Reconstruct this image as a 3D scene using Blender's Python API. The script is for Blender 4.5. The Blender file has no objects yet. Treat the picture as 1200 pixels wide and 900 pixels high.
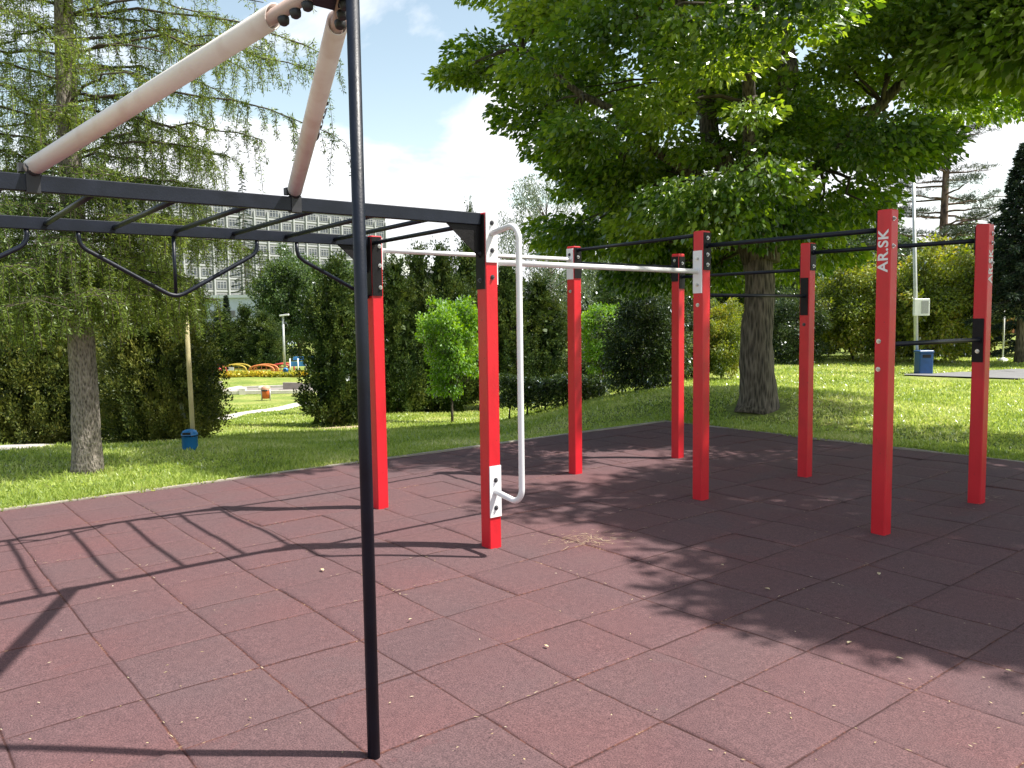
import bpy, math, random
import numpy as np
from mathutils import Vector, Matrix

random.seed(7)
rng = np.random.default_rng(11)
scene = bpy.context.scene
COL = scene.collection
R_ = math.radians

# ------------------------------------------------------------------ camera
FPX, PITCH, ROLL, EYE = 962.27, 0.0800039, -0.0137147, 1.6
cp, sp = math.cos(PITCH), math.sin(PITCH)
Fv = Vector((0, cp, -sp)); U0 = Vector((0, sp, cp)); R0 = Vector((1, 0, 0))
Rv = math.cos(ROLL) * R0 + math.sin(ROLL) * U0
Uv = -math.sin(ROLL) * R0 + math.cos(ROLL) * U0
cd = bpy.data.cameras.new('camera'); cam = bpy.data.objects.new('camera', cd); COL.objects.link(cam)
m = Matrix((( Rv.x, Uv.x, -Fv.x, 0), (Rv.y, Uv.y, -Fv.y, 0), (Rv.z, Uv.z, -Fv.z, EYE), (0, 0, 0, 1)))
cam.matrix_world = m
cd.sensor_width = 36; cd.lens = FPX / 1200 * 36; cd.clip_start = 0.05; cd.clip_end = 5000
scene.camera = cam

def sstep(a, b, x):
    t = np.clip((x - a) / (b - a), 0, 1); return t * t * (3 - 2 * t)

# pad frame (grid of rubber tiles)
A0 = -0.8948735; S = 0.51223; X0, Y0 = 0.57865, 3.13655
UU = np.array([math.cos(A0), math.sin(A0)]); WW = np.array([-UU[1], UU[0]])
PI0, PI1, PJ0, PJ1 = -12, 18, -16, 14
def pad_ij(x, y):
    dx, dy = x - X0, y - Y0
    return (dx * UU[0] + dy * UU[1]) / S, (dx * WW[0] + dy * WW[1]) / S
def pad_dist(x, y):
    i, j = pad_ij(x, y)
    di = np.maximum(PI0 - i, i - PI1); dj = np.maximum(PJ0 - j, j - PJ1)
    return np.maximum(di, dj) * S
def height(x, y):
    x = np.asarray(x, float); y = np.asarray(y, float)
    yy = np.maximum(y, 0.1)
    w = 1 - sstep(-0.06, 0.22, x / np.maximum(yy, 4))
    d = np.maximum(y - 9.5, 0) / 14
    drop = -1.9 * (1 - np.exp(-d ** 1.3)) * w
    bump = 0.05 * np.sin(x * .55 + 1.3) * np.sin(y * .47) + 0.02 * np.sin(x * 1.7 + y * 1.3)
    pd = pad_dist(x, y)
    bump = bump * sstep(0.1, 2.5, pd)
    mound = 0.28 * np.exp(-((x - 4.3) ** 2 + (y - 14.3) ** 2) / 8.0) * (pd > 0)
    z = drop + bump + mound * sstep(0.2, 2.0, pd) - 0.012
    return np.where(pd < 0, -0.07, z)
def H(x, y): return float(height(x, y))
def hit(px, py):
    d = Fv + (px - 600) / FPX * Rv - (py - 450) / FPX * Uv
    t = 2.0
    while t < 400:
        P = Vector((0, 0, EYE)) + d * t
        if P.z < H(P.x, P.y): break
        t += 0.02 + t * 0.002
    return P
def atd(px, D):            # world x for an image column at a forward distance
    return (px - 600) / FPX * D
def zat(px, py, D):
    d = Fv + (px - 600) / FPX * Rv - (py - 450) / FPX * Uv
    return EYE + d.z * D / d.y

# ------------------------------------------------------------------ object helpers
def tag(o, label=None, cat=None, group=None, kind=None):
    if label: o['label'] = label
    if cat: o['category'] = cat
    if group: o['group'] = group
    if kind: o['kind'] = kind
    return o
def empty(name, loc=(0, 0, 0), rz=0.0, **k):
    o = bpy.data.objects.new(name, None); COL.objects.link(o)
    o.location = loc; o.rotation_euler = (0, 0, rz); o.empty_display_size = .2
    return tag(o, **k)

class MB:
    def __init__(s): s.v = []; s.f = []; s.sm = []
    def add(s, vs, fs, smooth=False):
        b = len(s.v); s.v += [tuple(map(float, p)) for p in vs]
        s.f += [tuple(b + i for i in f) for f in fs]; s.sm += [smooth] * len(fs)
    def box(s, c, ax, ay, az, bev=0.0):
        """centre, three half-axis vectors; bev chamfers the four edges along az"""
        c, ax, ay, az = map(Vector, (c, ax, ay, az))
        if bev <= 0:
            vs = [c + i * ax + j * ay + k * az for k in (-1, 1) for i, j in ((-1, -1), (1, -1), (1, 1), (-1, 1))]
            s.add(vs, [(3, 2, 1, 0), (4, 5, 6, 7), (0, 1, 5, 4), (1, 2, 6, 5), (2, 3, 7, 6), (3, 0, 4, 7)])
        else:
            bx = 1 - bev / ax.length; by = 1 - bev / ay.length
            ring = [(-bx, -1), (bx, -1), (1, -by), (1, by), (bx, 1), (-bx, 1), (-1, by), (-1, -by)]
            kz = 1 - bev / az.length
            vs = []
            for k, q in ((-1, .97), (-kz, 1), (kz, 1), (1, .97)):
                if abs(k) == 1:
                    vs += [c + i * (1 - bev / ax.length) / max(bx, 1e-6) * bx * ax + j * (1 - bev / ay.length) * ay + k * az for i, j in ring]
                else: vs += [c + i * ax + j * ay + k * az for i, j in ring]
            fs = [tuple(reversed(range(8))), tuple(range(24, 32))]
            for L in range(3):
                for i in range(8):
                    a = L * 8 + i; b = L * 8 + (i + 1) % 8; fs.append((a, b, b + 8, a + 8))
            s.add(vs, fs)
    def tube(s, pts, rad, n=10, cap=True, smooth=True):
        pts = [Vector(p) for p in pts]
        if not hasattr(rad, '__len__'): rad = [rad] * len(pts)
        vs = []; prev = None
        for i, p in enumerate(pts):
            if i == 0: t = pts[1] - p
            elif i == len(pts) - 1: t = p - pts[i - 1]
            else: t = (pts[i + 1] - p).normalized() + (p - pts[i - 1]).normalized()
            t.normalize()
            if prev is None:
                a = Vector((0, 0, 1)) if abs(t.z) < .9 else Vector((1, 0, 0))
                x = t.cross(a).normalized()
            else:
                x = (prev - t * prev.dot(t)).normalized()
            prev = x; y = t.cross(x)
            for k in range(n):
                an = 2 * math.pi * k / n
                vs.append(p + rad[i] * (math.cos(an) * x + math.sin(an) * y))
        fs = []
        for i in range(len(pts) - 1):
            for k in range(n):
                a = i * n + k; b = i * n + (k + 1) % n
                fs.append((a, b, b + n, a + n))
        s.add(vs, fs, smooth)
        if cap:
            b = len(s.v) - len(vs)
            s.f.append(tuple(reversed(range(b, b + n)))); s.sm.append(False)
            e = b + (len(pts) - 1) * n
            s.f.append(tuple(range(e, e + n))); s.sm.append(False)
    def build(s, name, mat, parent=None, origin=None):
        """vertices are given in world space; origin shifts them"""
        me = bpy.data.meshes.new(name)
        o_ = Vector(origin) if origin is not None else Vector((0, 0, 0))
        me.from_pydata([(x - o_.x, y - o_.y, z - o_.z) for x, y, z in s.v], [], s.f)
        me.polygons.foreach_set('use_smooth', s.sm); me.update()
        if mat: me.materials.append(mat)
        o = bpy.data.objects.new(name, me); COL.objects.link(o)
        if parent is not None: o.parent = parent
        elif origin is not None: o.location = o_
        return o

def quads_mesh(name, V, mat, parent=None, loc=None, smooth=False):
    """V: (N,4,3) float array -> one mesh of N quads"""
    N = len(V); me = bpy.data.meshes.new(name)
    me.vertices.add(N * 4); me.vertices.foreach_set('co', np.ascontiguousarray(V, dtype=np.float32).ravel())
    me.loops.add(N * 4); me.loops.foreach_set('vertex_index', np.arange(N * 4, dtype=np.int32))
    me.polygons.add(N); me.polygons.foreach_set('loop_start', np.arange(0, N * 4, 4, dtype=np.int32))
    me.polygons.foreach_set('loop_total', np.full(N, 4, dtype=np.int32))
    me.update(calc_edges=True)
    me.materials.append(mat)
    o = bpy.data.objects.new(name, me); COL.objects.link(o)
    if parent is not None: o.parent = parent
    if loc is not None: o.location = loc
    return o

def nrm(a): return a / np.maximum(np.linalg.norm(a, axis=-1, keepdims=True), 1e-9)
def leaf_quads(P, D, Nn, L, Wd, fold=.18):
    """P base, D direction, Nn approx normal, L length, Wd width -> (N,4,3) folded leaves"""
    D = nrm(D); X = nrm(np.cross(D, Nn)); Z = nrm(np.cross(X, D))
    L = np.asarray(L).reshape(-1, 1); Wd = np.asarray(Wd).reshape(-1, 1)
    a = P; c = P + D * L
    mid = P + D * L * .45
    b = mid + X * Wd * .5 + Z * Wd * fold; d = mid - X * Wd * .5 + Z * Wd * fold
    return np.stack([a, b, c, d], 1)
def rnd_dir(n): return nrm(rng.normal(size=(n, 3)))

# ------------------------------------------------------------------ materials
def newmat(name):
    mt = bpy.data.materials.new(name); mt.use_nodes = True
    nt = mt.node_tree; nt.nodes.clear()
    out = nt.nodes.new('ShaderNodeOutputMaterial')
    return mt, nt, out
def N(nt, t, **k):
    n = nt.nodes.new(t)
    for a, b in k.items():
        if a.startswith('i_'): n.inputs[a[2:].replace('_', ' ')].default_value = b
        else: setattr(n, a, b)
    return n
def ramp(nt, fac, stops):
    r = nt.nodes.new('ShaderNodeValToRGB'); el = r.color_ramp.elements
    while len(el) < len(stops): el.new(.5)
    for e, (p, c) in zip(el, stops):
        e.position = p; e.color = (*c, 1) if len(c) == 3 else c
    nt.links.new(fac, r.inputs[0]); return r.outputs[0]
def mat_paint(name, col, rough=.4, var=.12, nscale=6, metallic=0, bump=0.0, bscale=60, spec=.5, chips=None, dirt=None):
    mt, nt, out = newmat(name); L = nt.links
    b = N(nt, 'ShaderNodeBsdfPrincipled'); b.inputs['Roughness'].default_value = rough
    b.inputs['Metallic'].default_value = metallic
    b.inputs['Specular IOR Level'].default_value = spec
    tc = N(nt, 'ShaderNodeTexCoord')
    no = N(nt, 'ShaderNodeTexNoise'); no.inputs['Scale'].default_value = nscale; no.inputs['Detail'].default_value = 6
    L.new(tc.outputs['Object'], no.inputs['Vector'])
    c0 = tuple(max(0, x * (1 - var)) for x in col); c1 = tuple(min(1, x * (1 + var)) for x in col)
    c = ramp(nt, no.outputs['Fac'], [(.3, c0), (.7, c1)])
    if dirt:
        n3 = N(nt, 'ShaderNodeTexNoise'); n3.inputs['Scale'].default_value = 9; n3.inputs['Detail'].default_value = 10
        mp = N(nt, 'ShaderNodeMapping'); mp.inputs['Scale'].default_value = (1, 1, .35)
        L.new(tc.outputs['Object'], mp.inputs[0]); L.new(mp.outputs[0], n3.inputs['Vector'])
        f = ramp(nt, n3.outputs['Fac'], [(.5, (0, 0, 0)), (.75, (.55, .55, .55))])
        mx = N(nt, 'ShaderNodeMixRGB'); L.new(f, mx.inputs[0]); L.new(c, mx.inputs[1]); mx.inputs[2].default_value = (*dirt, 1); c = mx.outputs[0]
    if chips:
        n2 = N(nt, 'ShaderNodeTexNoise'); n2.inputs['Scale'].default_value = 38; n2.inputs['Detail'].default_value = 8; n2.inputs['Roughness'].default_value = .7
        L.new(tc.outputs['Object'], n2.inputs['Vector'])
        f = ramp(nt, n2.outputs['Fac'], [(.665, (0, 0, 0)), (.68, (1, 1, 1))])
        mx = N(nt, 'ShaderNodeMixRGB'); L.new(f, mx.inputs[0]); L.new(c, mx.inputs[1]); mx.inputs[2].default_value = (*chips, 1); c = mx.outputs[0]
    L.new(c, b.inputs['Base Color'])
    rr = N(nt, 'ShaderNodeMapRange'); rr.inputs['To Min'].default_value = max(.05, rough - .1); rr.inputs['To Max'].default_value = min(1, rough + .12)
    L.new(no.outputs['Fac'], rr.inputs['Value']); L.new(rr.outputs[0], b.inputs['Roughness'])
    if bump:
        nb = N(nt, 'ShaderNodeTexNoise'); nb.inputs['Scale'].default_value = bscale; nb.inputs['Detail'].default_value = 5
        L.new(tc.outputs['Object'], nb.inputs['Vector'])
        bp = N(nt, 'ShaderNodeBump'); bp.inputs['Strength'].default_value = bump; bp.inputs['Distance'].default_value = .01
        L.new(nb.outputs['Fac'], bp.inputs['Height']); L.new(bp.outputs[0], b.inputs['Normal'])
    L.new(b.outputs[0], out.inputs[0]); return mt
def mat_leaf(name, cols, trans=.4, gloss=.35, nscale=.9, rough=.45):
    """per-leaf colour from the island index, plus slow variation through the crown"""
    mt, nt, out = newmat(name); L = nt.links
    g = N(nt, 'ShaderNodeNewGeometry'); tc = N(nt, 'ShaderNodeTexCoord')
    no = N(nt, 'ShaderNodeTexNoise'); no.inputs['Scale'].default_value = nscale; no.inputs['Detail'].default_value = 2
    L.new(tc.outputs['Object'], no.inputs['Vector'])
    ad = N(nt, 'ShaderNodeMath', operation='MULTIPLY_ADD'); ad.inputs[1].default_value = .55; 
    L.new(g.outputs['Random Per Island'], ad.inputs[0])
    sb = N(nt, 'ShaderNodeMath', operation='MULTIPLY_ADD'); sb.inputs[1].default_value = 1.6; sb.inputs[2].default_value = -.57
    L.new(no.outputs['Fac'], sb.inputs[0]); L.new(sb.outputs[0], ad.inputs[2])
    n = len(cols); c = ramp(nt, ad.outputs[0], [(i / (n - 1), cols[i]) for i in range(n)])
    d = N(nt, 'ShaderNodeBsdfDiffuse'); t = N(nt, 'ShaderNodeBsdfTranslucent'); gl = N(nt, 'ShaderNodeBsdfGlossy')
    gl.inputs['Roughness'].default_value = rough; gl.inputs['Color'].default_value = (.9, .95, 1, 1)
    L.new(c, d.inputs[0])
    hs = N(nt, 'ShaderNodeHueSaturation'); hs.inputs['Hue'].default_value = .485; hs.inputs['Saturation'].default_value = 1.1; hs.inputs['Value'].default_value = 1.7
    L.new(c, hs.inputs['Color']); L.new(hs.outputs[0], t.inputs[0])
    m1 = N(nt, 'ShaderNodeMixShader'); m1.inputs[0].default_value = trans; L.new(d.outputs[0], m1.inputs[1]); L.new(t.outputs[0], m1.inputs[2])
    fr = N(nt, 'ShaderNodeFresnel'); fr.inputs[0].default_value = 1.4
    fm = N(nt, 'ShaderNodeMath', operation='MULTIPLY'); fm.inputs[1].default_value = gloss * 2; L.new(fr.outputs[0], fm.inputs[0])
    m2 = N(nt, 'ShaderNodeMixShader'); L.new(fm.outputs[0], m2.inputs[0]); L.new(m1.outputs[0], m2.inputs[1]); L.new(gl.outputs[0], m2.inputs[2])
    L.new(m2.outputs[0], out.inputs[0]); return mt
def mat_bark(name, c0, c1, scale=14, zs=.25, strength=.9):
    mt, nt, out = newmat(name); L = nt.links
    b = N(nt, 'ShaderNodeBsdfPrincipled'); b.inputs['Roughness'].default_value = .9
    tc = N(nt, 'ShaderNodeTexCoord'); mp = N(nt, 'ShaderNodeMapping'); mp.inputs['Scale'].default_value = (1, 1, zs)
    L.new(tc.outputs['Object'], mp.inputs[0])
    no = N(nt, 'ShaderNodeTexNoise'); no.inputs['Scale'].default_value = scale; no.inputs['Detail'].default_value = 8; no.inputs['Roughness'].default_value = .65
    vo = N(nt, 'ShaderNodeTexVoronoi'); vo.inputs['Scale'].default_value = scale * 1.3
    L.new(mp.outputs[0], no.inputs['Vector']); L.new(mp.outputs[0], vo.inputs['Vector'])
    mx = N(nt, 'ShaderNodeMath', operation='MULTIPLY'); L.new(no.outputs['Fac'], mx.inputs[0]); L.new(vo.outputs['Distance'], mx.inputs[1])
    L.new(ramp(nt, mx.outputs[0], [(.08, tuple(x * .35 for x in c0)), (.22, c0), (.45, c1)]), b.inputs['Base Color'])
    bp = N(nt, 'ShaderNodeBump'); bp.inputs['Strength'].default_value = strength; bp.inputs['Distance'].default_value = .04
    L.new(mx.outputs[0], bp.inputs['Height']); L.new(bp.outputs[0], b.inputs['Normal'])
    L.new(b.outputs[0], out.inputs[0]); return mt

M = {}
M['red'] = mat_paint('red_paint', (.62, .012, .022), .38, .06, 5, bump=.15, bscale=90, chips=(.12, .02, .02), dirt=(.40, .012, .018))
M['white'] = mat_paint('white_paint', (.78, .78, .79), .35, .04, 8, chips=(.45, .43, .4))
M['black'] = mat_paint('dark_steel_paint', (.005, .008, .017), .42, .25, 10, bump=.1, bscale=120, spec=.35)
M['blackplate'] = mat_paint('black_plate_paint', (.008, .007, .008), .5, .3, 20, bump=.2, bscale=100, spec=.25)
M['bolt'] = mat_paint('zinc_bolt', (.62, .62, .6), .3, .15, 30, metallic=.9)
M['darkbolt'] = mat_paint('dark_bolt', (.10, .10, .11), .4, .2, 30, metallic=.6)
M['sleeve'] = mat_paint('beige_plastic', (.82, .78, .75), .45, .05, 3, bump=.05, bscale=40, dirt=(.6, .48, .42))
M['inner'] = mat_paint('tan_plastic', (.50, .37, .32), .5, .08, 6, dirt=(.35, .26, .24))
M['cap'] = mat_paint('black_rubber', (.02, .021, .026), .55, .3, 20)
M['letter'] = mat_paint('white_lettering', (.8, .78, .78), .5, .06, 40)
M['letterdark'] = mat_paint('dark_lettering', (.04, .04, .05), .5, .06, 40)
M['concrete'] = mat_paint('pale_concrete', (.30, .27, .22), .9, .2, 3, bump=.5, bscale=40)
M['larchbark'] = mat_bark('larch_bark', (.21, .18, .15), (.33, .29, .25), 48, .30, 1.0)
M['bark'] = mat_bark('brown_bark', (.09, .075, .055), (.19, .16, .125), 22, .16, .9)
M['twig'] = mat_paint('twig_bark', (.07, .055, .042), .9, .3, 10)
M['pinebark'] = mat_bark('pine_bark', (.12, .075, .055), (.22, .15, .11), 6, .4, .7)
M['maple'] = mat_leaf('broad_leaf', [(.022, .06, .010), (.08, .165, .020), (.20, .31, .035), (.38, .48, .08)], .58, .14, .45)
M['shade'] = mat_leaf('shade_leaf', [(.05, .10, .015), (.14, .24, .03), (.30, .42, .06)], .6, .15, .8)
M['larch'] = mat_leaf('larch_needle', [(.05, .085, .03), (.12, .18, .038), (.20, .27, .05), (.30, .37, .075)], .42, .05, .5)
M['juniper'] = mat_leaf('juniper_needle', [(.012, .022, .008), (.05, .075, .018), (.125, .145, .03), (.22, .22, .05)], .22, .06, 1.4)
M['thuja'] = mat_leaf('thuja_spray', [(.01, .022, .010), (.032, .06, .016), (.075, .11, .024), (.14, .165, .036)], .18, .06, 1.0)
M['bright'] = mat_leaf('bright_leaf', [(.07, .16, .012), (.16, .32, .02), (.28, .46, .04)], .5, .3, 1.5)
M['yellowgreen'] = mat_leaf('yellow_green_leaf', [(.04, .075, .012), (.13, .19, .018), (.27, .31, .035), (.36, .28, .05)], .45, .25, .7)
M['silver'] = mat_leaf('silver_leaf', [(.06, .09, .045), (.12, .16, .08), (.2, .24, .13)], .35, .3, .6)
M['mid'] = mat_leaf('mid_green_leaf', [(.03, .065, .015), (.06, .11, .02), (.10, .16, .03)], .38, .25, .5)
M['darkshrub'] = mat_leaf('dark_shrub_leaf', [(.012, .026, .007), (.035, .065, .012), (.09, .125, .025)], .3, .35, 1.3, .3)
M['spruce'] = mat_leaf('spruce_needle', [(.010, .022, .014), (.025, .045, .025), (.05, .075, .035)], .15, .12, .8)
M['pine'] = mat_leaf('pine_needle', [(.02, .035, .018), (.045, .065, .03), (.08, .10, .045)], .2, .15, .8)

# ------------------------------------------------------------------ world, sun
SUN_AZ, SUN_EL = R_(-3.4), R_(58.2)          # azimuth of the sun from +X, elevation
world = bpy.data.worlds.new('World'); scene.world = world; world.use_nodes = True
wn = world.node_tree; wn.nodes.clear(); WL = wn.links
wo = wn.nodes.new('ShaderNodeOutputWorld'); bg = wn.nodes.new('ShaderNodeBackground')
sky = wn.nodes.new('ShaderNodeTexSky'); sky.sky_type = 'NISHITA'; sky.sun_disc = False
sky.sun_elevation = SUN_EL; sky.sun_rotation = math.pi / 2 - SUN_AZ; sky.altitude = 200; sky.air_density = 1.0; sky.dust_density = 1.2; sky.ozone_density = 1.0
tc = wn.nodes.new('ShaderNodeTexCoord'); sx = wn.nodes.new('ShaderNodeSeparateXYZ'); WL.new(tc.outputs['Generated'], sx.inputs[0])
dz = N(wn, 'ShaderNodeMath', operation='ADD'); dz.inputs[1].default_value = .22; WL.new(sx.outputs[2], dz.inputs[0])
dm = N(wn, 'ShaderNodeMath', operation='MAXIMUM'); dm.inputs[1].default_value = .05; WL.new(dz.outputs[0], dm.inputs[0])
dx = N(wn, 'ShaderNodeMath', operation='DIVIDE'); WL.new(sx.outputs[0], dx.inputs[0]); WL.new(dm.outputs[0], dx.inputs[1])
dy = N(wn, 'ShaderNodeMath', operation='DIVIDE'); WL.new(sx.outputs[1], dy.inputs[0]); WL.new(dm.outputs[0], dy.inputs[1])
cb = wn.nodes.new('ShaderNodeCombineXYZ'); WL.new(dx.outputs[0], cb.inputs[0]); WL.new(dy.outputs[0], cb.inputs[1]); cb.inputs[2].default_value = 3.7
n1 = wn.nodes.new('ShaderNodeTexNoise'); n1.inputs['Scale'].default_value = 1.35; n1.inputs['Detail'].default_value = 9; n1.inputs['Roughness'].default_value = .55; n1.inputs['Distortion'].default_value = .35
WL.new(cb.outputs[0], n1.inputs['Vector'])
# more cloud low down
lw = N(wn, 'ShaderNodeMapRange'); lw.inputs['From Min'].default_value = 0.0; lw.inputs['From Max'].default_value = .75; lw.inputs['To Min'].default_value = .17; lw.inputs['To Max'].default_value = -.36
WL.new(sx.outputs[2], lw.inputs['Value'])
sm = N(wn, 'ShaderNodeMath', operation='ADD'); WL.new(n1.outputs['Fac'], sm.inputs[0]); WL.new(lw.outputs[0], sm.inputs[1])
cm = ramp(wn, sm.outputs[0], [(.425, (0, 0, 0)), (.545, (1, 1, 1))])
cc = ramp(wn, n1.outputs['Fac'], [(.45, (9.4, 9.5, 9.8)), (.8, (7.6, 7.8, 8.3))])
sk = N(wn, 'ShaderNodeMixRGB', blend_type='MULTIPLY'); sk.inputs[0].default_value = 1; WL.new(sky.outputs[0], sk.inputs[1]); sk.inputs[2].default_value = (2.3, 2.0, 1.55, 1)
mxw = wn.nodes.new('ShaderNodeMixRGB'); WL.new(cm, mxw.inputs[0]); WL.new(sk.outputs[0], mxw.inputs[1]); WL.new(cc, mxw.inputs[2])
WL.new(mxw.outputs[0], bg.inputs[0]); bg.inputs[1].default_value = .078
WL.new(bg.outputs[0], wo.inputs[0])
sd = bpy.data.lights.new('sun', 'SUN'); sd.energy = 5.0; sd.angle = R_(.7); sd.color = (1, .955, .88)
so = bpy.data.objects.new('sun', sd); COL.objects.link(so)
tow = Vector((math.cos(SUN_EL) * math.cos(SUN_AZ), math.cos(SUN_EL) * math.sin(SUN_AZ), math.sin(SUN_EL)))
so.rotation_euler = (tow).to_track_quat('Z', 'Y').to_euler(); so.location = (20, -5, 30)
scene.view_settings.view_transform = 'Standard'; scene.view_settings.look = 'None'
scene.view_settings.exposure = 0.9; scene.view_settings.gamma = 1
try: scene.view_settings.use_curve_mapping = False
except Exception: pass

# ------------------------------------------------------------------ ground
def mat_ground():
    mt, nt, out = newmat('lawn'); L = nt.links
    b = N(nt, 'ShaderNodeBsdfPrincipled'); b.inputs['Roughness'].default_value = .95; b.inputs['Specular IOR Level'].default_value = .2
    tc = N(nt, 'ShaderNodeTexCoord')
    a = N(nt, 'ShaderNodeTexNoise'); a.inputs['Scale'].default_value = .55; a.inputs['Detail'].default_value = 6; L.new(tc.outputs['Object'], a.inputs['Vector'])
    c = N(nt, 'ShaderNodeTexNoise'); c.inputs['Scale'].default_value = 9; c.inputs['Detail'].default_value = 10; c.inputs['Roughness'].default_value = .75; L.new(tc.outputs['Object'], c.inputs['Vector'])
    ca = ramp(nt, a.outputs['Fac'], [(.3, (.15, .22, .045)), (.5, (.22, .28, .065)), (.68, (.34, .35, .12))])
    cc_ = ramp(nt, c.outputs['Fac'], [(.35, (.5, .5, .45)), (.65, (1.35, 1.3, 1.2))])
    mx = N(nt, 'ShaderNodeMixRGB', blend_type='MULTIPLY'); mx.inputs[0].default_value = 1; L.new(ca, mx.inputs[1]); L.new(cc_, mx.inputs[2])
    L.new(mx.outputs[0], b.inputs['Base Color'])
    bp = N(nt, 'ShaderNodeBump'); bp.inputs['Strength'].default_value = .8; bp.inputs['Distance'].default_value = .05
    L.new(c.outputs['Fac'], bp.inputs['Height']); L.new(bp.outputs[0], b.inputs['Normal'])
    L.new(b.outputs[0], out.inputs[0]); return mt
M['lawn'] = mat_ground()
def grid_mesh(name, xs, ys, zf, mat):
    X, Y = np.meshgrid(xs, ys); Z = zf(X, Y); nx, ny = len(xs), len(ys)
    me = bpy.data.meshes.new(name)
    V = np.stack([X, Y, Z], -1).reshape(-1, 3).astype(np.float32)
    me.vertices.add(len(V)); me.vertices.foreach_set('co', V.ravel())
    I = np.arange(ny * nx).reshape(ny, nx)
    Q = np.stack([I[:-1, :-1], I[:-1, 1:], I[1:, 1:], I[1:, :-1]], -1).reshape(-1, 4).astype(np.int32); n = len(Q)
    me.loops.add(n * 4); me.loops.foreach_set('vertex_index', Q.ravel())
    me.polygons.add(n); me.polygons.foreach_set('loop_start', np.arange(0, n * 4, 4, dtype=np.int32)); me.polygons.foreach_set('loop_total', np.full(n, 4, dtype=np.int32))
    me.update(calc_edges=True); me.polygons.foreach_set('use_smooth', [True] * n)
    me.materials.append(mat); o = bpy.data.objects.new(name, me); COL.objects.link(o); return o
t = np.linspace(-1, 1, 301); gx = np.sign(t) * (np.abs(t) ** 3.2) * 1400 + t * 22
t = np.linspace(-1, 1, 361); gy = 10 + np.sign(t) * (np.abs(t) ** 3.2) * 1400 + t * 26
tag(grid_mesh('ground', gx, gy, height, M['lawn']), kind='structure')

def ribbon(name, pts, wid, mat, dz=.012, sub=8):
    """flat band following the terrain through pts"""
    P = [Vector(p) for p in pts]; out = []
    for i in range(len(P) - 1):
        for k in range(sub): out.append(P[i].lerp(P[i + 1], k / sub))
    out.append(P[-1]); vs = []; fs = []
    for i, p in enumerate(out):
        t = (out[min(i + 1, len(out) - 1)] - out[max(i - 1, 0)]); t.z = 0; t.normalize(); n = Vector((-t.y, t.x, 0))
        w = wid * (1 + .08 * math.sin(i * 1.7))
        for s_ in (-.5, -.17, .17, .5):
            q = p + n * w * s_; vs.append((q.x, q.y, H(q.x, q.y) + dz + (0 if abs(s_) == .5 else .004)))
    for i in range(len(out) - 1):
        for k in range(3): a = i * 4 + k; fs.append((a, a + 1, a + 5, a + 4))
    mb = MB(); mb.add(vs, fs, True); return mb.build(name, mat)
M['path'] = mat_paint('pale_gravel', (.50, .47, .42), .95, .15, 4, bump=.5, bscale=30)
M['asphalt'] = mat_paint('grey_asphalt', (.17, .17, .17), .9, .12, 5, bump=.5, bscale=60)
pp = [hit(-130, 541), hit(0, 528), hit(62, 520), hit(124, 510), hit(174, 504), hit(230, 496), hit(274, 487), hit(300, 483), hit(330, 479), hit(380, 469.5), hit(420, 463), hit(470, 458)]
tag(ribbon('path', pp, .75, M['path'], .02), kind='structure')
rp = [hit(1128, 443), hit(1165, 441), hit(1215, 439), hit(1290, 434)]
tag(ribbon('pavement', rp, 2.9, M['asphalt'], .03), kind='structure')

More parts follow.
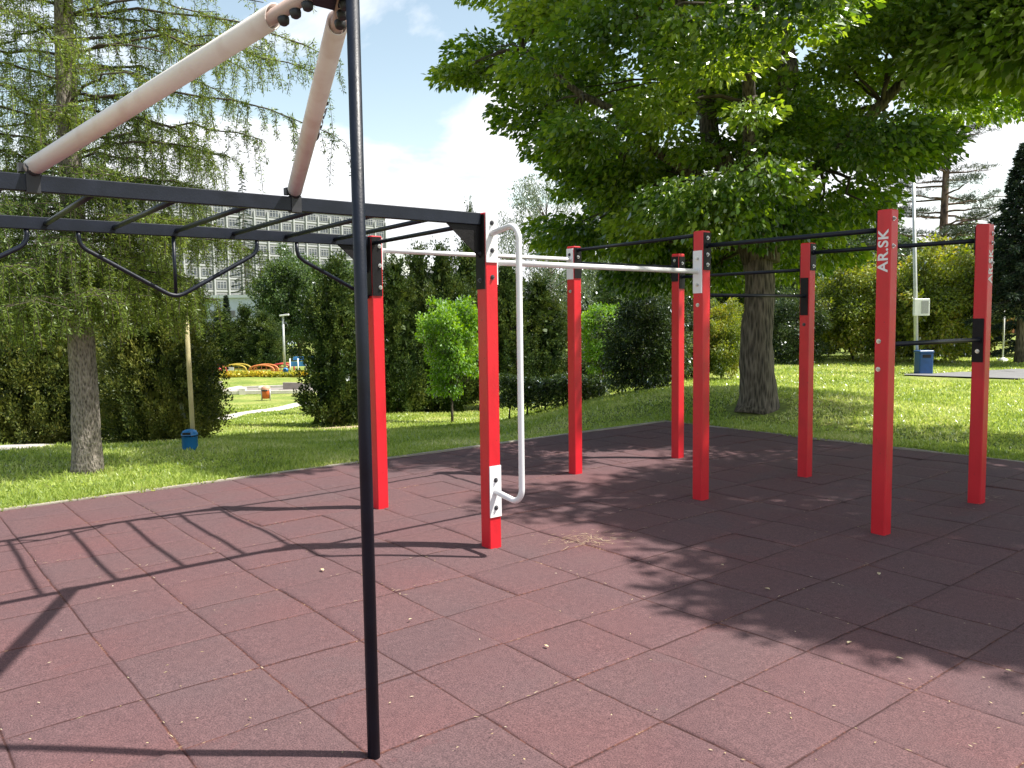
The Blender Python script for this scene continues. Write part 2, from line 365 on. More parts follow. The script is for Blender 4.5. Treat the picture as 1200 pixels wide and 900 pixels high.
# rubber tile surface
def mat_rubber():
    mt, nt, out = newmat('red_rubber_tiles'); L = nt.links
    b = N(nt, 'ShaderNodeBsdfPrincipled'); b.inputs['Roughness'].default_value = .88; b.inputs['Specular IOR Level'].default_value = .28
    tc = N(nt, 'ShaderNodeTexCoord')
    sc_ = N(nt, 'ShaderNodeVectorMath', operation='SCALE'); sc_.inputs['Scale'].default_value = 1 / S; L.new(tc.outputs['Object'], sc_.inputs[0])
    # wobble the joints a little
    wob = N(nt, 'ShaderNodeTexNoise'); wob.inputs['Scale'].default_value = 7; L.new(tc.outputs['Object'], wob.inputs['Vector'])
    wsub = N(nt, 'ShaderNodeVectorMath', operation='SUBTRACT'); L.new(wob.outputs['Color'], wsub.inputs[0]); wsub.inputs[1].default_value = (.5, .5, .5)
    wsc = N(nt, 'ShaderNodeVectorMath', operation='SCALE'); wsc.inputs['Scale'].default_value = .022; L.new(wsub.outputs[0], wsc.inputs[0])
    wad = N(nt, 'ShaderNodeVectorMath', operation='ADD'); L.new(sc_.outputs[0], wad.inputs[0]); L.new(wsc.outputs[0], wad.inputs[1])
    sp_ = N(nt, 'ShaderNodeSeparateXYZ'); L.new(wad.outputs[0], sp_.inputs[0])
    def edge(o):
        f = N(nt, 'ShaderNodeMath', operation='FRACT'); L.new(o, f.inputs[0])
        s1 = N(nt, 'ShaderNodeMath', operation='SUBTRACT'); L.new(f.outputs[0], s1.inputs[0]); s1.inputs[1].default_value = .5
        a1 = N(nt, 'ShaderNodeMath', operation='ABSOLUTE'); L.new(s1.outputs[0], a1.inputs[0])
        r1 = N(nt, 'ShaderNodeMath', operation='SUBTRACT'); r1.inputs[0].default_value = .5; L.new(a1.outputs[0], r1.inputs[1]); return r1.outputs[0]
    ex, ey = edge(sp_.outputs[0]), edge(sp_.outputs[1])
    mn = N(nt, 'ShaderNodeMath', operation='MINIMUM'); L.new(ex, mn.inputs[0]); L.new(ey, mn.inputs[1])
    fl = N(nt, 'ShaderNodeVectorMath', operation='FLOOR'); L.new(wad.outputs[0], fl.inputs[0])
    fz = N(nt, 'ShaderNodeVectorMath', operation='MULTIPLY'); L.new(fl.outputs[0], fz.inputs[0]); fz.inputs[1].default_value = (1, 1, 0)
    wn_ = N(nt, 'ShaderNodeTexWhiteNoise'); L.new(fz.outputs[0], wn_.inputs['Vector'])
    tcol = ramp(nt, wn_.outputs['Value'], [(0, (.102, .061, .064)), (.3, (.107, .062, .065)), (.62, (.111, .062, .064)), (.85, (.107, .064, .066)), (1, (.101, .064, .067))])
    big = N(nt, 'ShaderNodeTexNoise'); big.inputs['Scale'].default_value = 1.1; big.inputs['Detail'].default_value = 5; L.new(tc.outputs['Object'], big.inputs['Vector'])
    red = ramp(nt, big.outputs['Fac'], [(.40, (1, 1, 1)), (.72, (1.14, .97, .95))])
    m1 = N(nt, 'ShaderNodeMixRGB', blend_type='MULTIPLY'); m1.inputs[0].default_value = 1; L.new(tcol, m1.inputs[1]); L.new(red, m1.inputs[2])
    # granulate
    gr = N(nt, 'ShaderNodeTexNoise'); gr.inputs['Scale'].default_value = 170; gr.inputs['Detail'].default_value = 3; L.new(tc.outputs['Object'], gr.inputs['Vector'])
    g2 = N(nt, 'ShaderNodeTexNoise'); g2.inputs['Scale'].default_value = 28; g2.inputs['Detail'].default_value = 6; g2.inputs['Roughness'].default_value = .7; L.new(tc.outputs['Object'], g2.inputs['Vector'])
    gc = ramp(nt, gr.outputs['Fac'], [(.33, (.62, .62, .64)), (.66, (1.36, 1.34, 1.34))])
    m2 = N(nt, 'ShaderNodeMixRGB', blend_type='MULTIPLY'); m2.inputs[0].default_value = 1; L.new(m1.outputs[0], m2.inputs[1]); L.new(gc, m2.inputs[2])
    gc2 = ramp(nt, g2.outputs['Fac'], [(.35, (.86, .86, .88)), (.65, (1.1, 1.1, 1.1))])
    m3 = N(nt, 'ShaderNodeMixRGB', blend_type='MULTIPLY'); m3.inputs[0].default_value = 1; L.new(m2.outputs[0], m3.inputs[1]); L.new(gc2, m3.inputs[2])
    # small pale crumbs
    vo = N(nt, 'ShaderNodeTexVoronoi'); vo.inputs['Scale'].default_value = 17; vo.inputs['Randomness'].default_value = 1; L.new(tc.outputs['Object'], vo.inputs['Vector'])
    vs_ = N(nt, 'ShaderNodeSeparateXYZ'); L.new(vo.outputs['Color'], vs_.inputs[0])
    t1 = N(nt, 'ShaderNodeMath', operation='LESS_THAN'); L.new(vo.outputs['Distance'], t1.inputs[0]); t1.inputs[1].default_value = .045
    t2 = N(nt, 'ShaderNodeMath', operation='GREATER_THAN'); L.new(vs_.outputs[0], t2.inputs[0]); t2.inputs[1].default_value = .92
    t3 = N(nt, 'ShaderNodeMath', operation='MULTIPLY'); L.new(t1.outputs[0], t3.inputs[0]); L.new(t2.outputs[0], t3.inputs[1])
    t4 = N(nt, 'ShaderNodeMath', operation='MULTIPLY'); L.new(t3.outputs[0], t4.inputs[0]); t4.inputs[1].default_value = .35
    m4 = N(nt, 'ShaderNodeMixRGB'); L.new(t4.outputs[0], m4.inputs[0]); L.new(m3.outputs[0], m4.inputs[1]); m4.inputs[2].default_value = (.5, .38, .27, 1)
    # joints: dark gap, in places filled with pale straw and sand
    jn = N(nt, 'ShaderNodeMapRange'); jn.inputs['From Min'].default_value = .004; jn.inputs['From Max'].default_value = .014; jn.inputs['To Min'].default_value = 1; jn.inputs['To Max'].default_value = 0
    L.new(mn.outputs[0], jn.inputs['Value'])
    fillc = N(nt, 'ShaderNodeTexNoise'); fillc.inputs['Scale'].default_value = 2.2; fillc.inputs['Detail'].default_value = 2; L.new(tc.outputs['Object'], fillc.inputs['Vector'])
    f2 = N(nt, 'ShaderNodeTexNoise'); f2.inputs['Scale'].default_value = 45; f2.inputs['Detail'].default_value = 3; L.new(tc.outputs['Object'], f2.inputs['Vector'])
    fa = N(nt, 'ShaderNodeMath', operation='ADD'); L.new(fillc.outputs['Fac'], fa.inputs[0]); L.new(f2.outputs['Fac'], fa.inputs[1])
    jc = ramp(nt, fa.outputs[0], [(.0, (.035, .016, .017)), (.50, (.045, .019, .018)), (.55, (.095, .036, .030)), (.61, (.12, .05, .036)), (.68, (.36, .26, .15))])
    hf = N(nt, 'ShaderNodeMath', operation='MULTIPLY'); L.new(fa.outputs[0], hf.inputs[0]); hf.inputs[1].default_value = .5
    jc.node.inputs[0].links and L.remove(jc.node.inputs[0].links[0]); L.new(hf.outputs[0], jc.node.inputs[0])
    m5 = N(nt, 'ShaderNodeMixRGB'); L.new(jn.outputs[0], m5.inputs[0]); L.new(m4.outputs[0], m5.inputs[1]); L.new(jc, m5.inputs[2])
    L.new(m5.outputs[0], b.inputs['Base Color'])
    # bump
    hj = N(nt, 'ShaderNodeMapRange'); hj.inputs['From Min'].default_value = .0; hj.inputs['From Max'].default_value = .022; L.new(mn.outputs[0], hj.inputs['Value'])
    bp = N(nt, 'ShaderNodeBump'); bp.inputs['Strength'].default_value = .6; bp.inputs['Distance'].default_value = .006; L.new(hj.outputs[0], bp.inputs['Height'])
    bp2 = N(nt, 'ShaderNodeBump'); bp2.inputs['Strength'].default_value = .55; bp2.inputs['Distance'].default_value = .004; L.new(gr.outputs['Fac'], bp2.inputs['Height']); L.new(bp.outputs[0], bp2.inputs['Normal'])
    L.new(bp2.outputs[0], b.inputs['Normal'])
    L.new(b.outputs[0], out.inputs[0]); return mt
M['rubber'] = mat_rubber()
cuts = [0, .02, .12, .35, .65, .88, .98]
def axis(a, b): return np.array([i + c for i in range(a, b) for c in cuts] + [b]) * S
tile_rand = rng.normal(size=(80, 80, 3))
def padz(X, Y):
    i = X / S; j = Y / S
    z = .007 * np.sin(i * .9 + 1) * np.sin(j * .8 + .4) + .005 * np.sin(i * 2.3 + j * 1.1)
    fi = np.floor(np.clip(i, PI0, PI1 - .001)); fj = np.floor(np.clip(j, PJ0, PJ1 - .001)); u = i - fi - .5; v = j - fj - .5
    r = tile_rand[(fi + 30).astype(int), (fj + 30).astype(int)]
    z += (np.abs(u) < .49) * (np.abs(v) < .49) * (.0035 * (r[..., 0] * u + r[..., 1] * v) - .008 * (np.abs(u * 2) ** 3 + np.abs(v * 2) ** 3) * .3 * np.abs(r[..., 2]) + .001)
    return np.where((np.abs(u) >= .495) | (np.abs(v) >= .495), z - .004, z)
pad = grid_mesh('rubber_ground', axis(PI0, PI1), axis(PJ0, PJ1), padz, M['rubber'])
pad.location = (X0, Y0, 0); pad.rotation_euler = (0, 0, A0); tag(pad, kind='structure')
# thin kerb round the rubber surface
def padw(i, j, z=0): return Vector((X0 + S * (i * UU[0] + j * WW[0]), Y0 + S * (i * UU[1] + j * WW[1]), z))
kb = MB(); eu = Vector((UU[0], UU[1], 0)); ew = Vector((WW[0], WW[1], 0)); kw = .03
kb.box(padw(PI0, (PJ0 + PJ1) / 2, -.035) - eu * (kw + .002), eu * kw, ew * (S * (PJ1 - PJ0) / 2 + .06), (0, 0, .045))
kb.box(padw((PI0 + PI1) / 2, PJ1, -.035) + ew * (kw + .002), eu * (S * (PI1 - PI0) / 2 - .001), ew * kw, (0, 0, .045))
tag(kb.build('kerb', M['concrete']), kind='structure')

# ------------------------------------------------------------------ workout rig
e1 = Vector((.7801, .6256, 0)); e2 = Vector((.6256, -.7801, 0)); Z = Vector((0, 0, 1))
PH = .0515
PP = {1: (-.160, 5.679, 2.315), 2: (-1.138, 6.914, 2.295), 3: (.640, 8.332, 2.308), 4: (1.635, 7.073, 2.316),
      5: (1.867, 9.217, 2.285), 6: (2.887, 8.034, 2.285), 7: (2.672, 5.876, 2.326), 8: (3.891, 6.802, 2.312)}
ORG = Vector((.9, 7.0, 0))
rig = empty('workout_rig', ORG, 0, label='red and black steel calisthenics rig with white bars standing on the rubber tiles', cat='workout rig')
def P(k, z=0): return Vector((PP[k][0], PP[k][1], z))
def part(mb, name, mat, parent=rig, label=None):
    o = mb.build(name, mat, parent, ORG)
    if label: o['label'] = label
    return o
posts = {}
EXTRA = {9: P(1) - e1 * 4.05, 10: P(2) - e1 * 4.05}
for k, v in EXTRA.items(): PP[k] = (v.x, v.y, 2.31)
for k, (x, y, h) in PP.items():
    mb = MB(); mb.box((x, y, h / 2 - .03), e1 * PH, e2 * PH, Z * (h / 2 + .03), .006)
    posts[k] = part(mb, 'post', M['red'])
def plate(k, n, z0, z1, mat, w=.046, name='mounting_plate', bolts=(), bm='bolt', off=0.0):
    n = Vector(n); s_ = Z.cross(n)
    mb = MB(); mb.box(P(k, (z0 + z1) / 2) + n * (PH + .0045) + s_ * off, n * .004, s_ * w, Z * ((z1 - z0) / 2))
    part(mb, name, M[mat], posts[k])
    for bz in bolts: bolt(k, n, bz, .0085, bm, off)
def bolt(k, n, z, d=0.0, bm='bolt', off=0.0, s=.0):
    n = Vector(n); s_ = Z.cross(n); c = P(k, z) + n * (PH + d) + s_ * (off + s)
    mb = MB(); mb.tube([c, c + n * .003], .017, 14); mb.tube([c + n * .003, c + n * .013], .0115, 6, smooth=False); mb.tube([c + n * .013, c + n * .019], [.007, .005], 8)
    part(mb, 'bolt', M[bm], posts[k])
def bar(a, b, r=.0165, mat='black', name='crossbar', label=None):
    mb = MB(); mb.tube([a, b], r, 16)
    # weld collars
    d = (b - a).normalized(); mb.tube([a, a + d * .012], [r * 1.25, r * 1.02], 16); mb.tube([b - d * .012, b], [r * 1.02, r * 1.25], 16)
    return part(mb, name, M[mat], rig, label)
g = PH + .0085
# white bars between the near bay and the middle bay
bar(P(2, 2.18) + e1 * g, P(3, 2.18) - e1 * g, .0195, 'white', label='rear white parallel bar')
bar(P(1, 1.985) + e1 * g, P(4, 1.975) - e1 * g, .0205, 'white', label='front white parallel bar, lower than the rear one')
# dark bars
bar(P(3, 2.27) + e2 * g, P(4, 2.285) - e2 * g)
bar(P(3, 2.145) + e1 * g, P(5, 2.14) - e1 * g)
bar(P(4, 2.19) + e2 * g, P(7, 2.19) - e2 * g, .019)
bar(P(6, 2.19) + e2 * g, P(8, 2.185) - e2 * g, .019)
bar(P(5, 2.03) + e2 * g, P(6, 2.03) - e2 * g)
bar(P(4, 1.775) + e1 * g, P(6, 1.775) - e1 * g, .0155)
bar(P(7, 1.375) + e1 * g, P(8, 1.37) - e1 * g, .0175)
# plates
plate(1, -e1, 1.80, 2.30, 'blackplate', .048, bolts=(1.86, 2.04), bm='darkbolt')
plate(1, e2, 1.98, 2.312, 'white', .049, bolts=(2.245, 2.06), bm='darkbolt')
plate(1, e2, .22, .58, 'white', .049, bolts=(.48, .285), bm='darkbolt')
bolt(1, e2, 1.88, 0, 'darkbolt', s=.005)
plate(1, e1, 1.83, 2.13, 'white', .045)
plate(2, -e1, 1.80, 2.285, 'blackplate', .048, bolts=())
plate(2, e2, 1.80, 2.285, 'blackplate', .044, bolts=(), off=-.006)
for z in (2.21, 2.05, 1.87): bolt(2, e2, z, .0085, 'bolt', s=.022)
plate(2, e1, 2.02, 2.28, 'white', .045)
plate(3, -e1, 1.98, 2.285, 'white', .046, bolts=(2.225,), bm='darkbolt')
plate(3, e2, 1.99, 2.295, 'blackplate', .046, bolts=(2.2,))
plate(3, e1, 2.0, 2.28, 'blackplate', .046)
bolt(3, -e1, 1.86, 0, 'bolt')
plate(4, -e1, 1.79, 2.15, 'white', .046, bolts=(2.08, 1.86), bm='bolt')
plate(4, e2, 1.985, 2.30, 'blackplate', .046, bolts=(2.255, 2.19 - .075, 2.03), off=0)
plate(4, -e2, 2.1, 2.3, 'blackplate', .046)
plate(4, e1, 1.64, 1.92, 'blackplate', .046)
bolt(4, -e1, 1.69, 0, 'bolt', s=.0)
plate(5, -e1, 1.98, 2.255, 'blackplate', .046, bolts=(2.21,))
plate(5, e2, 1.90, 2.255, 'blackplate', .046, bolts=(2.18,))
plate(6, e2, 2.02, 2.275, 'blackplate', .046, bolts=(2.235, 2.06))
plate(6, -e1, 1.59, 1.95, 'blackplate', .040, bolts=())
plate(6, -e2, 1.9, 2.16, 'blackplate', .046)
plate(7, -e2, 2.04, 2.31, 'blackplate', .046)
plate(7, e1, 1.25, 1.50, 'blackplate', .046)
for z, s_ in ((1.40, -.02), (1.20, -.02)): bolt(7, -e1, z, 0, 'bolt', s=s_)
for z in (2.26, 2.07): bolt(7, e2, z, 0, 'bolt', s=-.02)
plate(8, -e1, 1.185, 1.545, 'blackplate', .043, bolts=(1.275,), off=-.006)
plate(8, -e2, 2.06, 2.30, 'blackplate', .046)
for z in (2.235, 2.16, 2.0): bolt(8, e2, z, 0, 'bolt', s=.02)
bolt(6, -e1, 1.5, 0, 'darkbolt'); 

# lettering
def text_verts(txt, size, bold=.012):
    cu = bpy.data.curves.new('lettering', 'FONT'); cu.body = txt; cu.size = size; cu.offset = bold * size * 1.6; cu.extrude = 0; cu.space_character = 1.08
    ob = bpy.data.objects.new('lettering', cu); COL.objects.link(ob)
    dg = bpy.context.evaluated_depsgraph_get(); me = bpy.data.meshes.new_from_object(ob.evaluated_get(dg))
    vs = [v.co.copy() for v in me.vertices]; fs = [tuple(p.vertices) for p in me.polygons]
    bpy.data.objects.remove(ob); bpy.data.curves.remove(cu); bpy.data.meshes.remove(me); return vs, fs
def lettering(k, n, z0, z1, hgt, off=0.0):
    """AR.SK reading upwards on a post face"""
    n = Vector(n); s_ = Z.cross(n)           # s_ points to the viewer's right when facing the face
    vs, fs = text_verts('AR.SK', 1.0, .016)
    x0 = min(v.x for v in vs); x1 = max(v.x for v in vs); y0 = min(v.y for v in vs); y1 = max(v.y for v in vs)
    out = []
    for v in vs:
        a = (v.x - x0) / (x1 - x0); b_ = (v.y - y0) / (y1 - y0)
        out.append(P(k, z0 + a * (z1 - z0)) + n * (PH + .0015) - s_ * ((b_ - .5) * hgt + off))
    mb = MB(); mb.add(out, fs); part(mb, 'lettering', M['letter'], posts[k])
lettering(7, -e1, 1.885, 2.19, .076, .003)
lettering(8, e2, 1.83, 2.11, .078, .0)

# C-shaped white vertical handle on the near post
def arc(c, a, b, r, n=8):      # quarter circle from c + a*r to c + b*r
    return [c + r * (math.cos(t) * a + math.sin(t) * b) for t in [math.pi / 2 * i / n for i in range(n + 1)]]
q = P(1); d_out = .345; rb = .09
pts = [q + e2 * (PH + .008) + Z * 2.175]
pts += arc(q + e2 * (d_out - rb) + Z * (2.205 - rb), Z, e2, rb)
pts += arc(q + e2 * (d_out - rb) + Z * (.37 + rb), e2, -Z, rb)
pts += [q + e2 * (PH + .008) + Z * .40]
mb = MB(); mb.tube(pts, .0205, 16); part(mb, 'vertical_handle', M['white'], rig, 'white tube handle bent like a C')

# monkey bar ladder
LEN = 4.05 - PH
for k, zt in ((1, 2.312), (2, 2.292)):
    mb = MB(); a = P(k, zt - .04) - e1 * (PH + .009); b = P(k, zt - .04) - e1 * (4.05 - PH - .001)
    mb.box((a + b) / 2, e2 * .021, Z * .0405, (b - a) / 2, .004)
    part(mb, 'side_rail', M['black'])
    mb = MB()
    A = P(k, zt - .081) - e1 * (PH + .009); B = A - e1 * .27; C_ = A - Z * .22
    for sgn in (-1, 1): pass
    vs = [p + e2 * s_ for s_ in (-.004, .004) for p in (A, B, C_)]
    mb.add(vs, [(0, 1, 2), (5, 4, 3), (0, 3, 4, 1), (1, 4, 5, 2), (2, 5, 3, 0)]); part(mb, 'gusset', M['blackplate'])
t = .02; i = 0
ts = [.36 + .41 * k for k in range(9)]
for t in ts:
    a = P(1, 2.272) - e1 * t - e2 * .0215; b = P(2, 2.252) - e1 * t + e2 * .0215
    mb = MB(); mb.tube([a, b], .0165, 12); part(mb, 'rung', M['black'])
a = P(1, 2.25) - e2 * (PH + .001) - e1 * .03; b = P(2, 2.235) + e2 * (PH + .001) - e1 * .03
mb = MB(); mb.tube([a, b], .0165, 12); part(mb, 'rung', M['black'])
# triangular grips hanging from the far rail
def vgrip(t0, t1, full=True):
    zr = 2.21; zv = 1.775; mid = (t0 + t1) / 2; Q = P(2)
    def w(t, z): return Q - e1 * t + Z * z
    def bend(p0, p1, p2, r, n=6):
        d0 = (p0 - p1).normalized() * r; d1 = (p2 - p1).normalized() * r
        return [(1 - u) ** 2 * (p1 + d0) + 2 * u * (1 - u) * p1 + u * u * (p1 + d1) for u in [i / n for i in range(n + 1)]]
    A = w(t0, zr); A2 = w(t0, zr - .09); V = w(mid, zv); B2 = w(t1, zr - .09); B = w(t1, zr)
    pts = [A] + bend(A, A2, V, .06) + bend(A2, V, B2, .08) + bend(V, B2, B, .06) + [B]
    mb = MB(); mb.tube(pts, .0155, 12); gobj = part(mb, 'triangle_grip', M['black'])
    mb = MB(); mb.tube([w(mid, zr), w(mid, zv + .012)], .0125, 10); part(mb, 'hanger_strut', M['black'], gobj)
vgrip(1.0, 2.22); vgrip(2.52, 3.74)
Q = P(2); pts = [Q - e1 * .68 + Z * 2.21, Q - e1 * .68 + Z * 2.15, Q - e1 * .665 + Z * 2.105, Q - e1 * .62 + Z * 2.07, Q - e1 * (PH + .009) + Z * 1.79]
mb = MB(); mb.tube(pts, .0155, 12); part(mb, 'corner_grip', M['black'])

# tall dark pole with the two sleeved struts that rise from the near rail
PB = Vector((-.527, 2.905, 0)); ZA = 2.80
mb = MB(); mb.tube([PB - Z * .03, PB + Z * 3.0], .0232, 20); pole = part(mb, 'pole', M['black'])
mb = MB(); mb.tube([PB + Z * 3.0, PB + Z * 3.008], [.0235, .019], 20); part(mb, 'end_cap', M['cap'], pole)
def strut(t_at, lab, sign, text=False):
    foot = P(1, 2.345) - e1 * t_at; apex = PB + Z * ZA + (foot - PB - Z * ZA).normalized() * .035
    d = (foot - apex); Ln = d.length; d.normalize()
    s0 = .36 if sign > 0 else .30
    a = apex + d * s0; b = foot - d * .005
    side = d.cross(Z).normalized(); upn = side.cross(d)
    mb = MB(); mb.tube([apex + d * .05, foot], .026, 16); core = part(mb, 'strut', M['inner'])
    # sleeve: thick open-ended tube
    n = 28; R1, R2 = .0415, .0365; vs = []; fs = []
    for (c, r) in ((a, R2), (a, R1), (b, R1), (b, R2)):
        for k in range(n):
            an = 2 * math.pi * k / n
            shear = .022 * math.cos(an) if c is a else 0
            vs.append(c + r * (math.cos(an) * upn + math.sin(an) * side) - d * shear)
    for L_ in range(4):
        for k in range(n):
            p0 = L_ * n + k; p1 = L_ * n + (k + 1) % n; q0 = ((L_ + 1) % 4) * n + k; q1 = ((L_ + 1) % 4) * n + (k + 1) % n
            fs.append((p0, p1, q1, q0))
    mb = MB(); mb.add(vs, fs, True); sl = part(mb, 'sleeve', M['sleeve'], core)
    # flat cheek with three black bolt covers
    for i in range(3):
        c = apex + d * (s0 - .045 - i * .062) - upn * .026
        mb = MB(); mb.tube([c, c - upn * .008, c - upn * .022, c - upn * .028], [.021, .021, .018, .010], 14)
        part(mb, 'bolt_cover', M['cap'], core)
    # strap round the rail at the foot
    mb = MB(); c = P(1, 2.272) - e1 * t_at
    mb.box(c + e2 * .0245, e2 * .003, e1 * .03, Z * .047); mb.box(c - e2 * .0245, e2 * .003, e1 * .03, Z * .047)
    mb.box(c + Z * .0445, e2 * .0215, e1 * .03, Z * .003); mb.box(c - Z * .0445, e2 * .0215, e1 * .03, Z * .003)
    mb.tube([foot - d * .0 - Z * .028, foot - d * .03], [.03, .044], 16)
    mb.box(c + Z * .07 - e1 * .045, e1 * .012, e2 * .02, Z * .02)
    part(mb, 'strap', M['cap'], core)
    if text:
        vs, fs = text_verts('AR.SK', 1.0, .02)
        x0 = min(v.x for v in vs); x1 = max(v.x for v in vs); y0 = min(v.y for v in vs); y1 = max(v.y for v in vs); out = []
        right = Vector((1, 0, 0)); right = (right - d * right.dot(d)).normalized(); back = Vector((0, 1, 0)); back = (back - d * back.dot(d)).normalized()
        Lx = .52; Ly = .065; ts0 = Ln * .43
        for v in vs:
            al = ts0 + (1 - (v.x - x0) / (x1 - x0)) * Lx; th = (((v.y - y0) / (y1 - y0)) - .5) * Ly / R1 - .42
            r = R1 + .0008
            out.append(apex + d * al + r * (math.cos(-th) * right - math.sin(-th) * -back * 1.0))
        mb = MB(); mb.add(out, fs); part(mb, 'lettering', M['letterdark'], sl)
    return core
strut(2.71, '', 1); strut(1.385, '', -1, True)
# apex bracket
mb = MB(); ap = PB + Z * ZA
dA = ((P(1, 2.345) - e1 * 2.71) - ap).normalized(); dB = ((P(1, 2.345) - e1 * 1.385) - ap).normalized()
for d in (dA, dB):
    s_ = d.cross(Z).normalized(); mb.box(ap + d * .11, d * .09, s_ * .02, s_.cross(d) * .028)
nn = dA.cross(dB).normalized(); tri = [ap, ap + dA * .26, ap + dB * .26]
vs = [p + nn * s_ for s_ in (-.006, .006) for p in tri]; mb.add(vs, [(0, 1, 2), (5, 4, 3), (0, 3, 4, 1), (1, 4, 5, 2), (2, 5, 3, 0)])
mb.tube([PB + Z * (ZA - .05), PB + Z * (ZA + .06)], .031, 18)
part(mb, 'apex_bracket', M['black'])

# ------------------------------------------------------------------ vegetation builders
def wiggle(a, b, n, amp, sag=0.0):
    a, b = Vector(a), Vector(b); out = []
    L_ = (b - a).length
    for i in range(n + 1):
        t = i / n; p = a.lerp(b, t)
        k = math.sin(math.pi * t) * amp * L_
        p += Vector((random.uniform(-k, k), random.uniform(-k, k), random.uniform(-k, k) * .6)) + Vector((0, 0, sag * L_ * math.sin(math.pi * t)))
        out.append(p)
    out[0] = a; out[-1] = b; return out
def taper(n, r0, r1): return [r0 + (r1 - r0) * (i / n) for i in range(n + 1)]

def trunk_mb(base, top, r0, r1, flare=1.5, n=14, seg=16, rough=.05):
    mb = MB(); base, top = Vector(base), Vector(top); pts = []; rr = []
    for i in range(seg + 1):
        t = i / seg; pts.append(base.lerp(top, t) + Vector((math.sin(t * 9 + 1), math.cos(t * 7), 0)) * r0 * .12 * (t > 0))
        rr.append((r0 + (r1 - r0) * t) * (1 + (flare - 1) * math.exp(-t * (top - base).length / (r0 * 1.6))))
    mb.tube(pts, rr, n)
    mb.v = [(x + random.uniform(-1, 1) * r0 * rough, y + random.uniform(-1, 1) * r0 * rough, z) for x, y, z in mb.v]
    return mb, pts, rr

def clump_leaves(cs, rs, per, L, W, flat=.55, droop=.5, outc=None, up=.8):
    """leaves in flattened clumps. cs (n,3), rs (n,)"""
    n = len(cs); idx = np.repeat(np.arange(n), (per * (rs / rs.mean()) ** 2).astype(int).clip(4)); m_ = len(idx)
    d = rnd_dir(m_); r = rng.random(m_) ** .45
    off = d * (r * rs[idx])[:, None]; off[:, 2] *= flat
    Pp = cs[idx] + off
    out = off.copy()
    if outc is not None: out += nrm(cs[idx] - outc) * rs[idx][:, None] * .6
    D = nrm(out) + rnd_dir(m_) * .7; D[:, 2] -= droop
    Nn = rnd_dir(m_) * .75; Nn[:, 2] += up
    s_ = rng.uniform(.65, 1.25, m_)
    return leaf_quads(Pp, D, Nn, L * s_, W * s_)

def broad_tree(name, base, trunk_h, r0, clumps, rs, per, L, W, leafmat, barkmat='bark', label='', cat='tree', group=None, limbs=None, flat=.55, droop=.5, lean=(0, 0), twigs=True, topr=None, up=.8):
    """clumps: (n,3) offsets from base"""
    base = Vector(base); root = empty(name, base, 0, label=label, cat=cat, group=group)
    top = base + Vector((lean[0], lean[1], trunk_h))
    mb, pts, rr = trunk_mb(base - Z * .1, top, r0, topr or r0 * .8, 1.3)
    forks = [(top, rr[-1])]
    if limbs:
        for (a, b, ra, rb_) in limbs:
            a = base + Vector(a); b = base + Vector(b); w = wiggle(a, b, 8, .03); mb.tube(w, taper(8, ra, rb_), 10)
            for i in (2, 4, 6, 8): forks.append((w[i], ra + (rb_ - ra) * i / 8))
    mb.build('trunk', M[barkmat], root, base)
    if twigs:
        bb = MB()
        for c in clumps:
            cw = base + Vector(c); f = min(forks, key=lambda q: (q[0] - cw).length + (2 if q[0].z > cw.z + 1 else 0))
            L0 = (cw - f[0]).length; k = min(f[1] * .45, .02 + .012 * L0)
            bb.tube(wiggle(f[0], cw, 6, .05, .06), taper(6, k, .008), 5)
        bb.build('branches', M['twig' if barkmat != 'pinebark' else 'pinebark'], root, base)
    V = clump_leaves(clumps, rs, per, L, W, flat, droop, np.array([0, 0, trunk_h + 1]), up)
    quads_mesh('crown', V, M[leafmat], root)
    return root

def shell_clumps(n, c, R, shape=lambda d: 1.0, inner=.35):
    d = rnd_dir(n * 3); d = d[:n]
    r = inner + (1 - inner) * rng.random(n) ** .5
    return np.array(c) + d * r[:, None] * np.array(R)

# ------------------------------------------------------------------ big broadleaf tree
T = hit(887, 480); TB = (T.x, T.y, H(T.x, T.y))
cl = []; tries = 0
while len(cl) < 275 and tries < 20000:
    tries += 1
    x, y = rng.uniform(-6.3, 6.3, 2); z = rng.uniform(1.9, 12.5)
    r = math.hypot(x, y); az = math.atan2(y, x)
    rm = 4.75 * math.sin(math.pi * min(1, max(0, (z + 1.2) / 14.5))) ** .55 * (1 + .10 * math.sin(3 * az + 1) + .08 * math.sin(5 * az + z))
    low = 2.1 + .28 * max(0, r - 2.2) ** 1.15 + (1.6 if x > 1.5 else 0)             # underside of the crown
    if x < -2.8: low = 2.3 + (abs(x) - 2.8) * 1.15
    if x < (-3.75 if z < 5.4 else -4.9): continue
    if x > 0: r *= .86
    if y < 0: r = math.hypot(x * .95, y * 1.22)
    if r > rm or z < low: continue
    if r < rm * .45 and rng.random() < .55: continue
    cl.append((x, y, z))
for _ in range(46): cl.append((rng.uniform(-2.9, 1.6), rng.uniform(-2.4, 3.0), rng.uniform(2.5, 4.3)))
for _ in range(6): cl.append((rng.uniform(-5.0, -4.1), rng.uniform(-.3, .4), rng.uniform(5.0, 5.35)))
cl = np.array(cl); sx_ = TB[0] + cl[:, 0] - cl[:, 2] * .62; sy_ = TB[1] + cl[:, 1] + cl[:, 2] * .037
cl = cl[(((sx_ - 1.4) / 1.3) ** 2 + ((sy_ - 9.5) / .7) ** 2 > 1) & (((sx_ - 3.7) / .9) ** 2 + ((sy_ - 10.3) / .6) ** 2 > 1)]  # drop clumps whose shadow would cover the sunlit patches at the far tiles
rs = rng.uniform(.38, .92, len(cl)); rs[-6:] = .3
